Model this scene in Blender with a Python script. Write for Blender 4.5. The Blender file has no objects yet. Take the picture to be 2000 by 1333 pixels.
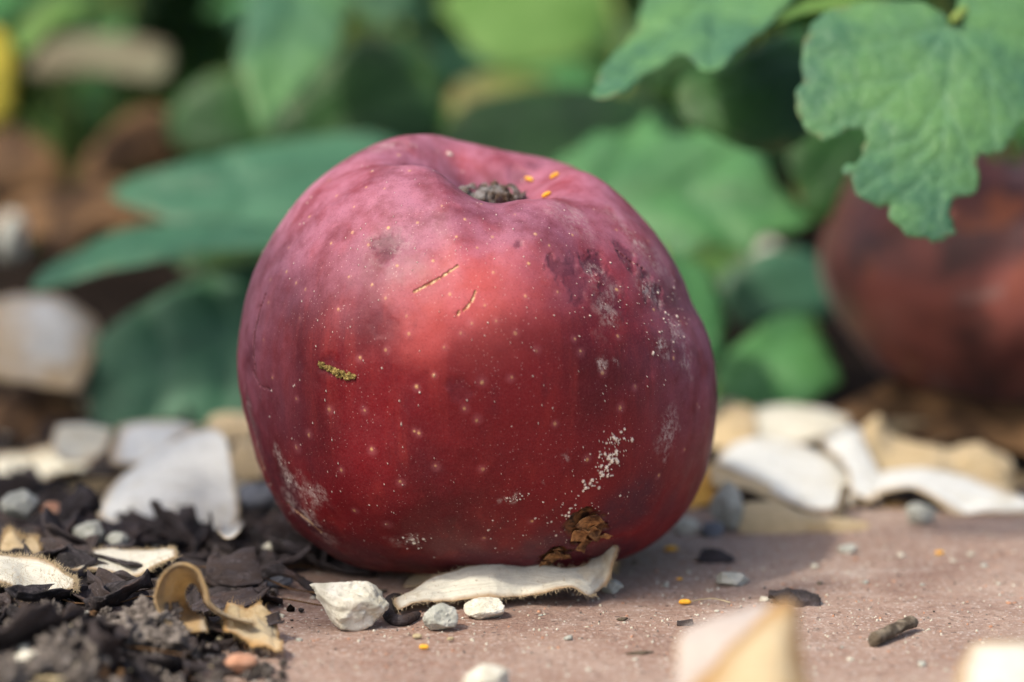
import bpy, math, random
import numpy as np
from mathutils import Vector
from mathutils.geometry import delaunay_2d_cdt

# ------------------------------------------------------------------ camera, sky, sun, exposure
# the code works in centimetres; U turns them into metres
U = 0.01
sc = bpy.context.scene
COL = sc.collection
random.seed(7)
RNG = np.random.default_rng(7)

PITCH = math.radians(9.0)
FPX = 2000 * 100.0 / 36.0                      # focal length in photo pixels (100 mm on 36 mm)
FWD = np.array([0, math.cos(PITCH), -math.sin(PITCH)])
RGT = np.array([1.0, 0, 0])
UPV = np.array([0, math.sin(PITCH), math.cos(PITCH)])
CAM = np.array([0.0, -46.45, 11.15])

cam_d = bpy.data.cameras.new('camera')
cam = bpy.data.objects.new('camera', cam_d)
COL.objects.link(cam)
cam.location = [c * U for c in CAM]
cam.rotation_euler = (math.radians(90) - PITCH, 0, 0)
cam_d.lens = 100
cam_d.sensor_width = 36
cam_d.clip_start = 0.02
cam_d.clip_end = 500
cam_d.dof.use_dof = True
cam_d.dof.focus_distance = 44.0 * U
cam_d.dof.aperture_fstop = 7.4
cam_d.dof.aperture_blades = 9
sc.camera = cam

SUN_EL = math.radians(51)
SUN_AZ = math.atan2(-0.74, -0.67)              # from +Y towards +X
SUN = np.array([math.sin(SUN_AZ) * math.cos(SUN_EL), math.cos(SUN_AZ) * math.cos(SUN_EL), math.sin(SUN_EL)])
world = bpy.data.worlds.new('World')
sc.world = world
world.use_nodes = True
wn = world.node_tree
sky = wn.nodes.new('ShaderNodeTexSky')
sky.sky_type = 'NISHITA'
sky.sun_disc = False
sky.sun_elevation = SUN_EL
sky.sun_rotation = SUN_AZ
sky.air_density = 1.0
sky.dust_density = 4.5
sky.ozone_density = 0.6
bg = wn.nodes['Background']
wn.links.new(sky.outputs[0], bg.inputs[0])
bg.inputs[1].default_value = 0.15

sun_d = bpy.data.lights.new('sun', 'SUN')
sun_d.energy = 2.35
sun_d.angle = math.radians(3.2)
sun_d.color = (1.0, 0.92, 0.79)
sun = bpy.data.objects.new('sun', sun_d)
COL.objects.link(sun)
sun.location = [c * U * 300 for c in SUN]
sun.rotation_euler = Vector([float(c) for c in SUN]).to_track_quat('Z', 'Y').to_euler()

sc.view_settings.view_transform = 'Standard'
sc.view_settings.look = 'None'
sc.view_settings.exposure = 0.72
sc.view_settings.gamma = 1
sc.render.engine = 'CYCLES'
sc.cycles.use_denoising = True
sc.cycles.max_bounces = 8

# ------------------------------------------------------------------ helpers
def A(*v): return np.array(v, float)
def ray(px, py):
    return FWD + RGT * (px - 1000) / FPX + UPV * (666.5 - py) / FPX
def P(px, py, d):                              # point at depth d along the optical axis
    return CAM + ray(px, py) * d
def G(px, py, z=0.0):                          # point on the level z
    r = ray(px, py)
    return CAM + r * ((z - CAM[2]) / r[2])
def Y(px, py, y):                              # point on the plane y
    r = ray(px, py)
    return CAM + r * ((y - CAM[1]) / r[1])
def project(v):
    q = v - CAM
    d = q @ FWD
    return 1000 + (q @ RGT) / d * FPX, 666.5 - (q @ UPV) / d * FPX, d

def _hash(i, j, k, seed):
    h = (i * 374761393 + j * 668265263 + k * 2147483647 + seed * 1274126177) & 0xFFFFFFFF
    h = ((h ^ (h >> 13)) * 1274126177) & 0xFFFFFFFF
    h = ((h ^ (h >> 16)) * 2246822519) & 0xFFFFFFFF
    return ((h ^ (h >> 15)) & 0xFFFFFF) / float(0xFFFFFF)
def vnoise(p, seed=0):
    p = np.asarray(p, float)
    i = np.floor(p).astype(np.int64)
    f = p - i
    f = f * f * (3 - 2 * f)
    r = 0
    for a in (0, 1):
        for b in (0, 1):
            for c in (0, 1):
                w = (f[..., 0] if a else 1 - f[..., 0]) * (f[..., 1] if b else 1 - f[..., 1]) * (f[..., 2] if c else 1 - f[..., 2])
                r = r + w * _hash(i[..., 0] + a, i[..., 1] + b, i[..., 2] + c, seed)
    return r * 2 - 1
def fbm(p, oct=4, seed=0):
    p = np.asarray(p, float)
    r, a, s = 0, 0.5, 1.0
    for o in range(oct):
        r = r + a * vnoise(p * s + 17.3 * o, seed + o)
        a *= 0.5
        s *= 2.03
    return r
def smooth(x, a, b):
    t = np.clip((x - a) / (b - a), 0, 1)
    return t * t * (3 - 2 * t)

def mesh_of(name, v, f, mat, attrs=None, flat=False):
    me = bpy.data.meshes.new(name)
    v = np.asarray(v, float) * U
    if isinstance(f, np.ndarray):
        n, k = f.shape
        me.vertices.add(len(v))
        me.vertices.foreach_set('co', v.astype(np.float32).ravel())
        me.loops.add(n * k)
        me.loops.foreach_set('vertex_index', f.astype(np.int32).ravel())
        me.polygons.add(n)
        me.polygons.foreach_set('loop_start', np.arange(0, n * k, k, dtype=np.int32))
        me.polygons.foreach_set('loop_total', np.full(n, k, dtype=np.int32))
        me.update(calc_edges=True)
    else:
        me.from_pydata([tuple(x) for x in v], [], f)
    me.validate()
    if attrs:
        for k_, a in attrs.items():
            at = me.attributes.new(k_, 'FLOAT', 'POINT')
            at.data.foreach_set('value', np.asarray(a, np.float32))
    me.polygons.foreach_set('use_smooth', np.full(len(me.polygons), not flat, dtype=bool))
    if mat: me.materials.append(mat)
    me.update()
    return me

ORG = {}
def mk(name, v, f, mat, parent=None, attrs=None, flat=False, origin=None):
    v = np.asarray(v, float)
    if parent is not None:
        org = ORG[parent.name]
    elif origin is not None:
        org = np.asarray(origin, float)
    else:
        org = A((v[:, 0].min() + v[:, 0].max()) / 2, (v[:, 1].min() + v[:, 1].max()) / 2, v[:, 2].min())
    o = bpy.data.objects.new(name, mesh_of(name, v - org, f, mat, attrs, flat))
    COL.objects.link(o)
    if parent is not None:
        o.parent = parent
    else:
        o.location = [c * U for c in org]
    ORG[o.name] = org
    return o
def empty(name, loc):
    o = bpy.data.objects.new(name, None)
    o.empty_display_size = 0.01
    COL.objects.link(o)
    o.location = [c * U for c in loc]
    ORG[o.name] = np.asarray(loc, float)
    return o
def tag(o, label=None, cat=None, group=None, kind=None):
    if label: o['label'] = label
    if cat: o['category'] = cat
    if group: o['group'] = group
    if kind: o['kind'] = kind
    return o

# --- tensor Catmull-Rom sheet through a grid of control points
def catmull(ctrl, n):
    c = np.asarray(ctrl, float)
    m = len(c)
    c = np.concatenate([[2 * c[0] - c[1]], c, [2 * c[-1] - c[-2]]])
    t = np.linspace(0, m - 1, n)
    i = np.minimum(t.astype(int), m - 2)
    f = (t - i)
    sh = (n,) + (1,) * (c.ndim - 1)
    f = f.reshape(sh)
    p0, p1, p2, p3 = c[i], c[i + 1], c[i + 2], c[i + 3]
    return 0.5 * (2 * p1 + (p2 - p0) * f + (2 * p0 - 5 * p1 + 4 * p2 - p3) * f ** 2 + (3 * p1 - p0 - 3 * p2 + p3) * f ** 3)
def closed_curve(pts, n):
    c = np.asarray(pts, float)
    m = len(c)
    t = np.linspace(0, m, n, endpoint=False)
    i = t.astype(int)
    f = (t - i)[:, None]
    p0, p1, p2, p3 = c[(i - 1) % m], c[i % m], c[(i + 1) % m], c[(i + 2) % m]
    return 0.5 * (2 * p1 + (p2 - p0) * f + (2 * p0 - 5 * p1 + 4 * p2 - p3) * f ** 2 + (3 * p1 - p0 - 3 * p2 + p3) * f ** 3)

def grid_solid(S, thick=0.03, edge_w=0.12, edge_n=0.0, rough=0.0, rfreq=3.0, seed=1, hair=0, hair_len=0.1, down=None):
    """a curved sheet of real thickness; S is an (m, n, 3) grid of points"""
    m, n, _ = S.shape
    if edge_n:                                  # ragged border
        for idx in (0, m - 1):
            q = S[idx].copy()
            inw = S[1 if idx == 0 else m - 2] - q
            S[idx] = q + inw * (fbm(q * 4.0, 3, seed)[:, None] * edge_n * 3)
        for idx in (0, n - 1):
            q = S[:, idx].copy()
            inw = S[:, 1 if idx == 0 else n - 2] - q
            S[:, idx] = q + inw * (fbm(q * 4.0, 3, seed + 3)[:, None] * edge_n * 3)
    du = np.gradient(S, axis=0)
    dv = np.gradient(S, axis=1)
    N = np.cross(du, dv)
    N /= np.linalg.norm(N, axis=2, keepdims=True) + 1e-9
    if rough:
        S = S + N * (fbm(S * rfreq, 4, seed)[..., None] * rough)
    lu = np.linalg.norm(du, axis=2).mean(0).mean() * (m - 1)
    lv = np.linalg.norm(dv, axis=2).mean(1).mean() * (n - 1)
    uu, vv = np.meshgrid(np.linspace(0, 1, m), np.linspace(0, 1, n), indexing='ij')
    dist = np.minimum(np.minimum(uu, 1 - uu) * lu, np.minimum(vv, 1 - vv) * lv)
    edge = 1 - smooth(dist + 0.5 * edge_w * fbm(S * 2.5, 3, seed + 9), 0, edge_w)
    taper = 0.45 + 0.55 * smooth(dist, 0, 0.08)
    top = S + N * (thick / 2 * taper[..., None])
    bot = S - N * (thick / 2 * taper[..., None])
    V = np.concatenate([top.reshape(-1, 3), bot.reshape(-1, 3)])
    idx = np.arange(m * n).reshape(m, n)
    q = np.stack([idx[:-1, :-1], idx[1:, :-1], idx[1:, 1:], idx[:-1, 1:]], -1).reshape(-1, 4)
    F = [q, q[:, ::-1] + m * n]
    ring = np.concatenate([idx[0, :], idx[1:, -1], idx[-1, -2::-1], idx[-2:0:-1, 0]])
    r2 = np.roll(ring, -1)
    F.append(np.stack([ring, r2, r2 + m * n, ring + m * n], -1))
    F = np.concatenate(F)
    ed = np.concatenate([edge.ravel(), edge.ravel()])
    un = np.concatenate([np.zeros(m * n), np.ones(m * n)])
    lng = np.concatenate([vv.ravel(), vv.ravel()])
    acr = np.concatenate([uu.ravel(), uu.ravel()])
    if hair:                                    # short felt hairs along the border and over the back
        rg = np.random.default_rng(seed)
        hv, hf = [], []
        base = len(V)
        Nf = N.reshape(-1, 3)
        flat = S.reshape(-1, 3)
        cen = flat.mean(0)
        pick = np.concatenate([rg.choice(ring, hair), rg.integers(0, m * n, hair // 3)])
        for k, i in enumerate(pick):
            p = flat[i] + rg.normal(0, 0.01, 3)
            out = flat[i] - flat[(i + (n if (i // n) < m / 2 else -n)) % (m * n)]
            out = out / (np.linalg.norm(out) + 1e-6)
            d = Nf[i] * rg.normal(0, 1.0) + out * (0.8 if k < hair else 0.2) + rg.normal(0, 0.5, 3)
            d /= np.linalg.norm(d) + 1e-9
            L = hair_len * rg.uniform(0.4, 1.3)
            s = np.cross(d, FWD)
            s = s / (np.linalg.norm(s) + 1e-9) * 0.0035
            mid = p + d * L * 0.5
            tip = p + d * L + rg.normal(0, 0.3, 3) * L * 0.5
            b = base + len(hv)
            hv += [p - s, p + s, mid + s * 0.7, mid - s * 0.7, tip + s * 0.2, tip - s * 0.2]
            hf += [[b, b + 1, b + 2, b + 3], [b + 3, b + 2, b + 4, b + 5]]
        V = np.concatenate([V, np.array(hv)])
        F = np.concatenate([F, np.array(hf)])
        ed = np.concatenate([ed, np.full(len(hv), 0.25)])
        un = np.concatenate([un, np.zeros(len(hv))])
        lng = np.concatenate([lng, np.full(len(hv), 0.5)])
        acr = np.concatenate([acr, np.full(len(hv), 0.5)])
    return V, F, dict(edge=ed, under=un, along=lng, across=acr)

def sheet(ctrl, nu=40, nv=60, **k):
    c = np.asarray(ctrl, float)                 # rows x cols x 3
    s = catmull(c, nu)
    s = np.swapaxes(catmull(np.swapaxes(s, 0, 1), nv), 0, 1)
    return grid_solid(s, **k)

# --- flat outline filled with a fine triangulation, then bent: leaves
def seg_dist(p, a, b):
    ab = b - a
    t = np.clip(((p - a) @ ab) / (ab @ ab + 1e-12), 0, 1)
    return np.linalg.norm(p - a - t[:, None] * ab, axis=1)
def blade(outline, step, zf, thick, veins=(), origin=None, ax=None, ay=None, serr=0.0, seed=0, dense=None, crisp=False):
    ol = np.asarray(outline, float)
    L = np.linalg.norm(np.roll(ol, -1, 0) - ol, axis=1).sum()
    n = dense or int(L / step)
    if crisp:
        ol2 = closed_curve(ol, n)
    else:
        ol2 = closed_curve(ol, n)
    c = ol2.mean(0)
    if serr:
        tg = np.roll(ol2, -1, 0) - np.roll(ol2, 1, 0)
        nn = np.stack([tg[:, 1], -tg[:, 0]], 1)
        nn /= np.linalg.norm(nn, axis=1, keepdims=True) + 1e-9
        s = np.linspace(0, L, n)
        ol2 = ol2 + nn * (serr * (np.abs(np.sin(s * math.pi / 0.45 + 2 * vnoise(np.stack([s, s * 0, s * 0], 1), seed))) - 0.5))[:, None]
    lo, hi = ol2.min(0), ol2.max(0)
    gx, gy = np.meshgrid(np.arange(lo[0], hi[0], step), np.arange(lo[1], hi[1], step * 0.87))
    gx = gx + (np.arange(gx.shape[0]) % 2)[:, None] * step / 2
    g = np.stack([gx.ravel(), gy.ravel()], 1) + np.random.default_rng(seed).normal(0, step * 0.08, (gx.size, 2))
    d = np.full(len(g), 1e9)
    for i in range(len(ol2)):
        d = np.minimum(d, ((g - ol2[i]) ** 2).sum(1))
    g = g[d > (step * 0.7) ** 2]
    vs = [Vector(p) for p in ol2.tolist()] + [Vector(p) for p in g.tolist()]
    n = len(ol2)
    es = [(i, (i + 1) % n) for i in range(n)]
    co, ed, fa, *_ = delaunay_2d_cdt(vs, es, [list(range(n))], 1, 1e-5)
    p = np.array([[v.x, v.y] for v in co])
    f = np.array([list(t) for t in fa if len(t) == 3])
    dist = np.full(len(p), 1e9)
    for i in range(n):
        dist = np.minimum(dist, seg_dist(p, ol2[i], ol2[(i + 1) % n]))
    vd = np.full(len(p), 9.0)
    for v in veins:
        v = np.asarray(v, float)
        for i in range(len(v) - 1):
            vd = np.minimum(vd, seg_dist(p, v[i], v[i + 1]))
    z = zf(p, dist, vd)
    th = thick * (0.4 + 0.6 * smooth(dist, 0, step * 1.5))
    m = len(p)
    if origin is None: origin, ax, ay = A(0, 0, 0), A(1, 0, 0), A(0, 1, 0)
    az = np.cross(ax, ay)
    top = origin + p[:, :1] * ax + p[:, 1:] * ay + (z + th / 2)[:, None] * az
    bot = origin + p[:, :1] * ax + p[:, 1:] * ay + (z - th / 2)[:, None] * az
    cnt = {}
    for t in f:
        for a, b in ((t[0], t[1]), (t[1], t[2]), (t[2], t[0])):
            cnt[(a, b)] = 1
    F = [list(t) for t in f] + [[t[2] + m, t[1] + m, t[0] + m] for t in f]
    for (a, b) in cnt:
        if (b, a) not in cnt:
            F.append([b, a, a + m, b + m])
    F = [[int(i) for i in t] for t in F]
    at = dict(edge=np.tile(1 - smooth(dist, 0, 0.12), 2), vein=np.tile(vd, 2), under=np.repeat([0.0, 1.0], m))
    return np.concatenate([top, bot]), F, at

def tube(pts, rad, seg=8, closed=True):
    pts = np.asarray(pts, float)
    n = len(pts)
    rad = np.broadcast_to(np.asarray(rad, float), (n,))
    t = np.gradient(pts, axis=0)
    t /= np.linalg.norm(t, axis=1, keepdims=True) + 1e-9
    ref = A(0.3, 0.2, 1) if abs(t[:, 2]).mean() < 0.8 else A(1, 0.2, 0)
    a = np.cross(t, ref)
    a /= np.linalg.norm(a, axis=1, keepdims=True) + 1e-9
    b = np.cross(t, a)
    th = np.linspace(0, 2 * math.pi, seg, endpoint=False)
    V = (pts[:, None] + rad[:, None, None] * (np.cos(th)[None, :, None] * a[:, None] + np.sin(th)[None, :, None] * b[:, None])).reshape(-1, 3)
    idx = np.arange(n * seg).reshape(n, seg)
    q = np.stack([idx[:-1], np.roll(idx, -1, 1)[:-1], np.roll(idx, -1, 1)[1:], idx[1:]], -1).reshape(-1, 4)
    F = q.tolist() + [idx[0, ::-1].tolist(), idx[-1].tolist()]
    return V, F

def ico(sub):
    import bmesh
    bm = bmesh.new()
    bmesh.ops.create_icosphere(bm, subdivisions=sub, radius=1)
    v = np.array([x.co[:] for x in bm.verts])
    f = [[y.index for y in x.verts] for x in bm.faces]
    bm.free()
    return v, f
ICO = {k: ico(k) for k in (1, 2, 3, 4, 5)}
def stone(center, size, seed, sub=4, planes=14, rough=0.04, sharp=0.5):
    """a chipped pebble: a sphere cut by random planes, then roughened"""
    v, f = ICO[sub]
    rg = np.random.default_rng(seed)
    r = np.full(len(v), 1.0)
    for _ in range(planes):
        n = rg.normal(0, 1, 3)
        n /= np.linalg.norm(n)
        d = rg.uniform(0.62, 0.92)
        c = v @ n
        lim = np.where(c > 0.05, d / np.maximum(c, 0.05), 9)
        r = np.minimum(r, lim)
    q = v * r[:, None]
    q = q + v * (fbm(v * 2.2 + seed, 4, seed) * rough * 2 + fbm(v * 6 + seed, 4, seed + 5) * rough * 1.3 - 0.8 * rough * np.abs(fbm(v * 3.1 + seed, 3, seed + 8)))[:, None]
    q = q * np.asarray(size)
    return q + np.asarray(center), f

# ------------------------------------------------------------------ materials
class NT:
    def __init__(s, name):
        s.m = bpy.data.materials.new(name)
        s.m.use_nodes = True
        s.t = s.m.node_tree
        s.b = s.t.nodes['Principled BSDF']
        s.out = s.t.nodes['Material Output']
        tc = s.t.nodes.new('ShaderNodeTexCoord')
        mp = s.t.nodes.new('ShaderNodeMapping')
        mp.inputs['Scale'].default_value = (100, 100, 100)
        s.t.links.new(tc.outputs['Object'], mp.inputs[0])
        s.co = mp.outputs[0]
    def link(s, a, b): s.t.links.new(a, b)
    def put(s, sock, v):
        if hasattr(v, 'node'): s.link(v, sock)
        else: sock.default_value = v
    def vscale(s, v):
        mp = s.t.nodes.new('ShaderNodeMapping')
        mp.inputs['Scale'].default_value = v
        s.link(s.co, mp.inputs[0])
        return mp.outputs[0]
    def rnd(s):
        return s.t.nodes.new('ShaderNodeObjectInfo').outputs['Random']
    def noise(s, scale, detail=4, rough=0.55, co=None, dist=0.0):
        n = s.t.nodes.new('ShaderNodeTexNoise')
        n.inputs['Scale'].default_value = scale
        n.inputs['Detail'].default_value = detail
        n.inputs['Roughness'].default_value = rough
        n.inputs['Distortion'].default_value = dist
        s.link(co or s.co, n.inputs['Vector'])
        return n.outputs['Fac']
    def vor(s, scale, out='Distance', feature='F1', co=None):
        n = s.t.nodes.new('ShaderNodeTexVoronoi')
        n.feature = feature
        n.inputs['Scale'].default_value = scale
        s.link(co or s.co, n.inputs['Vector'])
        return n.outputs[out]
    def attr(s, name):
        n = s.t.nodes.new('ShaderNodeAttribute')
        n.attribute_name = name
        return n.outputs['Fac']
    def math(s, op, a, b=0.0, clamp=False):
        n = s.t.nodes.new('ShaderNodeMath')
        n.operation = op
        n.use_clamp = clamp
        s.put(n.inputs[0], a)
        s.put(n.inputs[1], b)
        return n.outputs[0]
    def ramp(s, f, a, b, lo=0.0, hi=1.0):
        n = s.t.nodes.new('ShaderNodeMapRange')
        n.interpolation_type = 'SMOOTHSTEP'
        s.put(n.inputs[0], f)
        n.inputs[1].default_value = a
        n.inputs[2].default_value = b
        n.inputs[3].default_value = lo
        n.inputs[4].default_value = hi
        return n.outputs[0]
    def mix(s, f, a, b):
        n = s.t.nodes.new('ShaderNodeMix')
        n.data_type = 'RGBA'
        s.put(n.inputs[0], f)
        s.put(n.inputs[6], a if hasattr(a, 'node') else (*a, 1))
        s.put(n.inputs[7], b if hasattr(b, 'node') else (*b, 1))
        return n.outputs[2]
    def bump(s, h, strength=0.5, dist=0.01, prev=None):
        n = s.t.nodes.new('ShaderNodeBump')
        n.inputs['Strength'].default_value = strength
        n.inputs['Distance'].default_value = dist * U
        s.put(n.inputs['Height'], h)
        if prev is not None: s.link(prev, n.inputs['Normal'])
        return n.outputs[0]
    def done(s, col, rough=0.6, normal=None, spec=0.4, sheen=0.0, trans=0.0, transcol=None, sss=0.0):
        s.put(s.b.inputs['Base Color'], col if hasattr(col, 'node') else (*col, 1))
        s.put(s.b.inputs['Roughness'], rough)
        s.b.inputs['Specular IOR Level'].default_value = spec
        if sheen:
            s.b.inputs['Sheen Weight'].default_value = sheen
            s.b.inputs['Sheen Roughness'].default_value = 0.5
        if sss:
            s.b.inputs['Subsurface Weight'].default_value = sss
            s.b.inputs['Subsurface Radius'].default_value = (0.4, 0.15, 0.1)
            s.b.inputs['Subsurface Scale'].default_value = 0.003
        if normal is not None: s.link(normal, s.b.inputs['Normal'])
        if trans:
            tr = s.t.nodes.new('ShaderNodeBsdfTranslucent')
            s.put(tr.inputs[0], transcol if transcol is not None else col)
            mx = s.t.nodes.new('ShaderNodeMixShader')
            mx.inputs[0].default_value = trans
            s.link(s.b.outputs[0], mx.inputs[1])
            s.link(tr.outputs[0], mx.inputs[2])
            s.link(mx.outputs[0], s.out.inputs[0])
        return s.m

def mat_paving():
    n = NT('paving_clay')
    big = n.noise(0.35, 5, 0.6)
    fine = n.noise(9, 5, 0.7)
    col = n.mix(n.ramp(big, 0.3, 0.7), (0.275, 0.163, 0.120), (0.390, 0.275, 0.218))
    col = n.mix(n.ramp(fine, 0.45, 0.68, 0, 0.75), col, (0.52, 0.42, 0.355))
    mid = n.noise(2.2, 6, 0.68, n.vscale((0.6, 1.6, 1)))
    col = n.mix(n.ramp(mid, 0.52, 0.70, 0, 0.6), col, (0.47, 0.375, 0.325))
    col = n.mix(n.ramp(n.noise(1.3, 5, 0.7), 0.60, 0.72, 0, 0.5), col, (0.14, 0.075, 0.06))
    col = n.mix(n.ramp(n.noise(0.22, 6, 0.7, dist=0.6), 0.5, 0.68, 0, 0.45), col, (0.20, 0.115, 0.09))
    col = n.mix(n.ramp(n.noise(0.5, 6, 0.75, n.vscale((0.5, 1, 1))), 0.56, 0.7, 0, 0.5), col, (0.50, 0.42, 0.37))
    v = n.vor(11)
    keep = n.math('GREATER_THAN', n.vor(11, 'Color'), 0.63)
    dot = n.math('MULTIPLY', n.ramp(v, 0.34, 0.20), keep)
    col = n.mix(n.math('MULTIPLY', dot, 0.75), col, (0.62, 0.55, 0.50))
    v2 = n.vor(7.3)
    k2 = n.math('GREATER_THAN', n.vor(7.3, 'Color'), 0.72)
    col = n.mix(n.math('MULTIPLY', n.ramp(v2, 0.30, 0.18), n.math('MULTIPLY', k2, 0.7)), col, (0.07, 0.045, 0.04))
    h = n.math('ADD', n.math('MULTIPLY', fine, 0.6), n.math('MULTIPLY', n.noise(22, 4, 0.65), 0.7))
    b = n.bump(h, 1.0, 0.08)
    b = n.bump(n.noise(1.1, 4), 0.5, 0.16, b)
    b = n.bump(n.ramp(n.noise(4.2, 5, 0.7), 0.30, 0.42), 0.7, 0.06, b)
    return n.done(col, 0.72, b, 0.35)
def mat_soil():
    n = NT('dark_soil')
    col = n.mix(n.ramp(n.noise(1.3, 6, 0.7), 0.35, 0.7), (0.008, 0.006, 0.005), (0.036, 0.026, 0.021))
    return n.done(col, 1.0, n.bump(n.noise(4, 6, 0.7), 1.0, 0.2), 0.03)
def mat_apple():
    n = NT('apple_skin')
    streak = n.noise(1.0, 5, 0.6, n.vscale((3.2, 3.2, 0.35)))
    big = n.noise(0.42, 4, 0.5)
    fine = n.noise(16, 3, 0.6)
    col = n.mix(n.ramp(big, 0.36, 0.66), (0.078, 0.0018, 0.006), (0.158, 0.0045, 0.0085))
    col = n.mix(n.ramp(streak, 0.46, 0.80, 0, 0.26), col, (0.38, 0.040, 0.030))
    col = n.mix(n.math('MULTIPLY', n.attr('blush_and_sun'), n.ramp(big, 0.25, 0.65, 0.5, 0.85)), col, (0.54, 0.085, 0.072))
    col = n.mix(n.ramp(n.noise(0.8, 5, 0.6, n.vscale((1.5, 1.5, 0.7))), 0.54, 0.74, 0, 0.6), col, (0.075, 0.004, 0.011))
    bl = n.math('MULTIPLY', n.attr('bloom'), n.ramp(n.noise(1.6, 6, 0.65), 0.30, 0.68, 0.25, 1.0))
    col = n.mix(n.math('MULTIPLY', bl, 0.70), col, (0.50, 0.215, 0.31))
    br = n.math('MULTIPLY', n.attr('bruise_and_shade'), n.ramp(n.noise(5, 5, 0.7), 0.28, 0.6, 0.55, 1.0))
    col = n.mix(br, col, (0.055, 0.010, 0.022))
    col = n.mix(n.math('MULTIPLY', n.attr('halo'), 0.20), col, (0.55, 0.20, 0.22))
    col = n.mix(n.math('MULTIPLY', n.attr('core'), n.ramp(n.noise(22, 2), 0.3, 0.6, 0.35, 0.9)), col, (0.58, 0.36, 0.15))
    col = n.mix(n.ramp(n.noise(30, 3, 0.7), 0.42, 0.66, 0, 0.30), col, n.mix(0.14, col, (0.62, 0.22, 0.22)))
    col = n.mix(n.ramp(n.noise(38, 2, 0.6), 0.5, 0.68, 0, 0.25), col, (0.06, 0.003, 0.008))
    # scattered dust
    v = n.vor(21)
    keep = n.math('GREATER_THAN', n.vor(21, 'Color'), 0.62)
    dot = n.math('MULTIPLY', n.ramp(v, 0.24, 0.10), keep)
    dens = n.ramp(n.noise(0.7, 3), 0.35, 0.6, 0.05, 0.32)
    col = n.mix(n.math('MULTIPLY', dot, dens), col, (0.74, 0.56, 0.52))
    v = n.vor(7.0)
    keep = n.math('GREATER_THAN', n.vor(7.0, 'Color'), 0.90)
    col = n.mix(n.math('MULTIPLY', n.ramp(v, 0.14, 0.07), n.math('MULTIPLY', keep, 0.5)), col, (0.72, 0.60, 0.52))
    # pale powder smears, grainy
    pw = n.math('MULTIPLY', n.math('MULTIPLY', n.attr('powder'), n.ramp(n.noise(13, 4, 0.75), 0.38, 0.62)), n.ramp(n.noise(3.2, 5, 0.75, dist=0.5), 0.38, 0.58))
    col = n.mix(n.math('MULTIPLY', pw, 0.8), col, (0.50, 0.42, 0.38))
    col = n.mix(n.attr('deposit'), col, (0.78, 0.72, 0.60))
    sc_ = n.mix(n.ramp(n.noise(14, 3), 0.4, 0.6), (0.30, 0.13, 0.06), (0.62, 0.44, 0.24))
    col = n.mix(n.attr('scar'), col, sc_)
    col = n.mix(n.attr('crack'), col, (0.085, 0.012, 0.014))
    wd = n.mix(n.ramp(n.noise(5.5, 4, 0.6, dist=0.6), 0.38, 0.62), (0.012, 0.005, 0.004), (0.16, 0.07, 0.025))
    col = n.mix(n.attr('wound'), col, wd)
    rough = n.math('ADD', n.ramp(n.noise(2.5, 5, 0.7), 0.3, 0.7, 0.46, 0.58), n.math('MULTIPLY', n.attr('powder'), 0.3), True)
    h = n.math('ADD', n.math('MULTIPLY', n.noise(18, 4, 0.65), 0.35), n.math('MULTIPLY', n.noise(3.5, 4, 0.6), 0.9))
    b = n.bump(h, 0.35, 0.03)
    b = n.bump(n.math('ADD', n.math('MULTIPLY', n.attr('deposit'), 1.0), n.math('MULTIPLY', n.math('ADD', n.attr('scar'), n.attr('crack')), -1.0)), 0.6, 0.03, b)
    return n.done(col, rough, b, 0.30, sheen=0.0, sss=0.0)
def mat_old_apple():
    n = NT('old_apple_skin')
    col = n.mix(n.ramp(n.noise(0.55, 4, 0.55), 0.35, 0.62), (0.055, 0.019, 0.017), (0.20, 0.056, 0.042))
    col = n.mix(n.ramp(n.noise(0.9, 3, 0.5, dist=0.5), 0.58, 0.72, 0, 0.75), col, (0.25, 0.065, 0.02))
    col = n.mix(n.ramp(n.noise(0.8, 3, 0.5, n.vscale((1.3, 1, 1.7))), 0.60, 0.75, 0, 0.6), col, (0.24, 0.17, 0.15))
    return n.done(col, 0.5, n.bump(n.noise(4, 4), 0.4, 0.05), 0.35, sheen=0.1)
def mat_calyx():
    n = NT('dried_calyx')
    col = n.mix(n.ramp(n.noise(1.5, 5, 0.7), 0.42, 0.58), (0.075, 0.042, 0.022), (0.20, 0.19, 0.185))
    return n.done(col, 0.95, n.bump(n.noise(16, 4, 0.7), 1.0, 0.04), 0.1, sheen=0.3)
def mat_leaf(name, c1, c2, vein, trans=0.22, rough=0.46, blueish=0.0):
    n = NT(name)
    f = n.ramp(n.noise(0.55, 4, 0.6), 0.33, 0.68)
    col = n.mix(f, c1, c2)
    col = n.mix(n.ramp(n.noise(7, 4, 0.7), 0.5, 0.75, 0, 0.35), col, [min(1, c * 1.9 + 0.01) for c in c2])
    col = n.mix(n.ramp(n.attr('vein'), 0.04, 0.012, 0, 0.6), col, vein)
    net = n.vor(3.2, 'Distance', 'DISTANCE_TO_EDGE')
    col = n.mix(n.ramp(net, 0.06, 0.0, 0, 0.30), col, vein)
    col = n.mix(n.math('MULTIPLY', n.attr('edge'), n.ramp(n.noise(3, 3), 0.5, 0.7, 0, 0.8)), col, (0.17, 0.14, 0.055))
    h = n.math('ADD', n.math('MULTIPLY', n.noise(6, 5, 0.7), 0.5), n.math('ADD', n.ramp(n.attr('vein'), 0.0, 0.16, 0, 0.5), n.ramp(net, 0.0, 0.2, 0, 0.4)))
    return n.done(col, n.ramp(n.noise(5, 4), 0.3, 0.7, rough - 0.06, rough + 0.1), n.bump(h, 0.5, 0.07), 0.32, sheen=0.0, trans=trans,
                  transcol=n.mix(0.5, col, (c2[0] * 2.2, c2[1] * 1.9, c2[2] * 0.6)))
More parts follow.
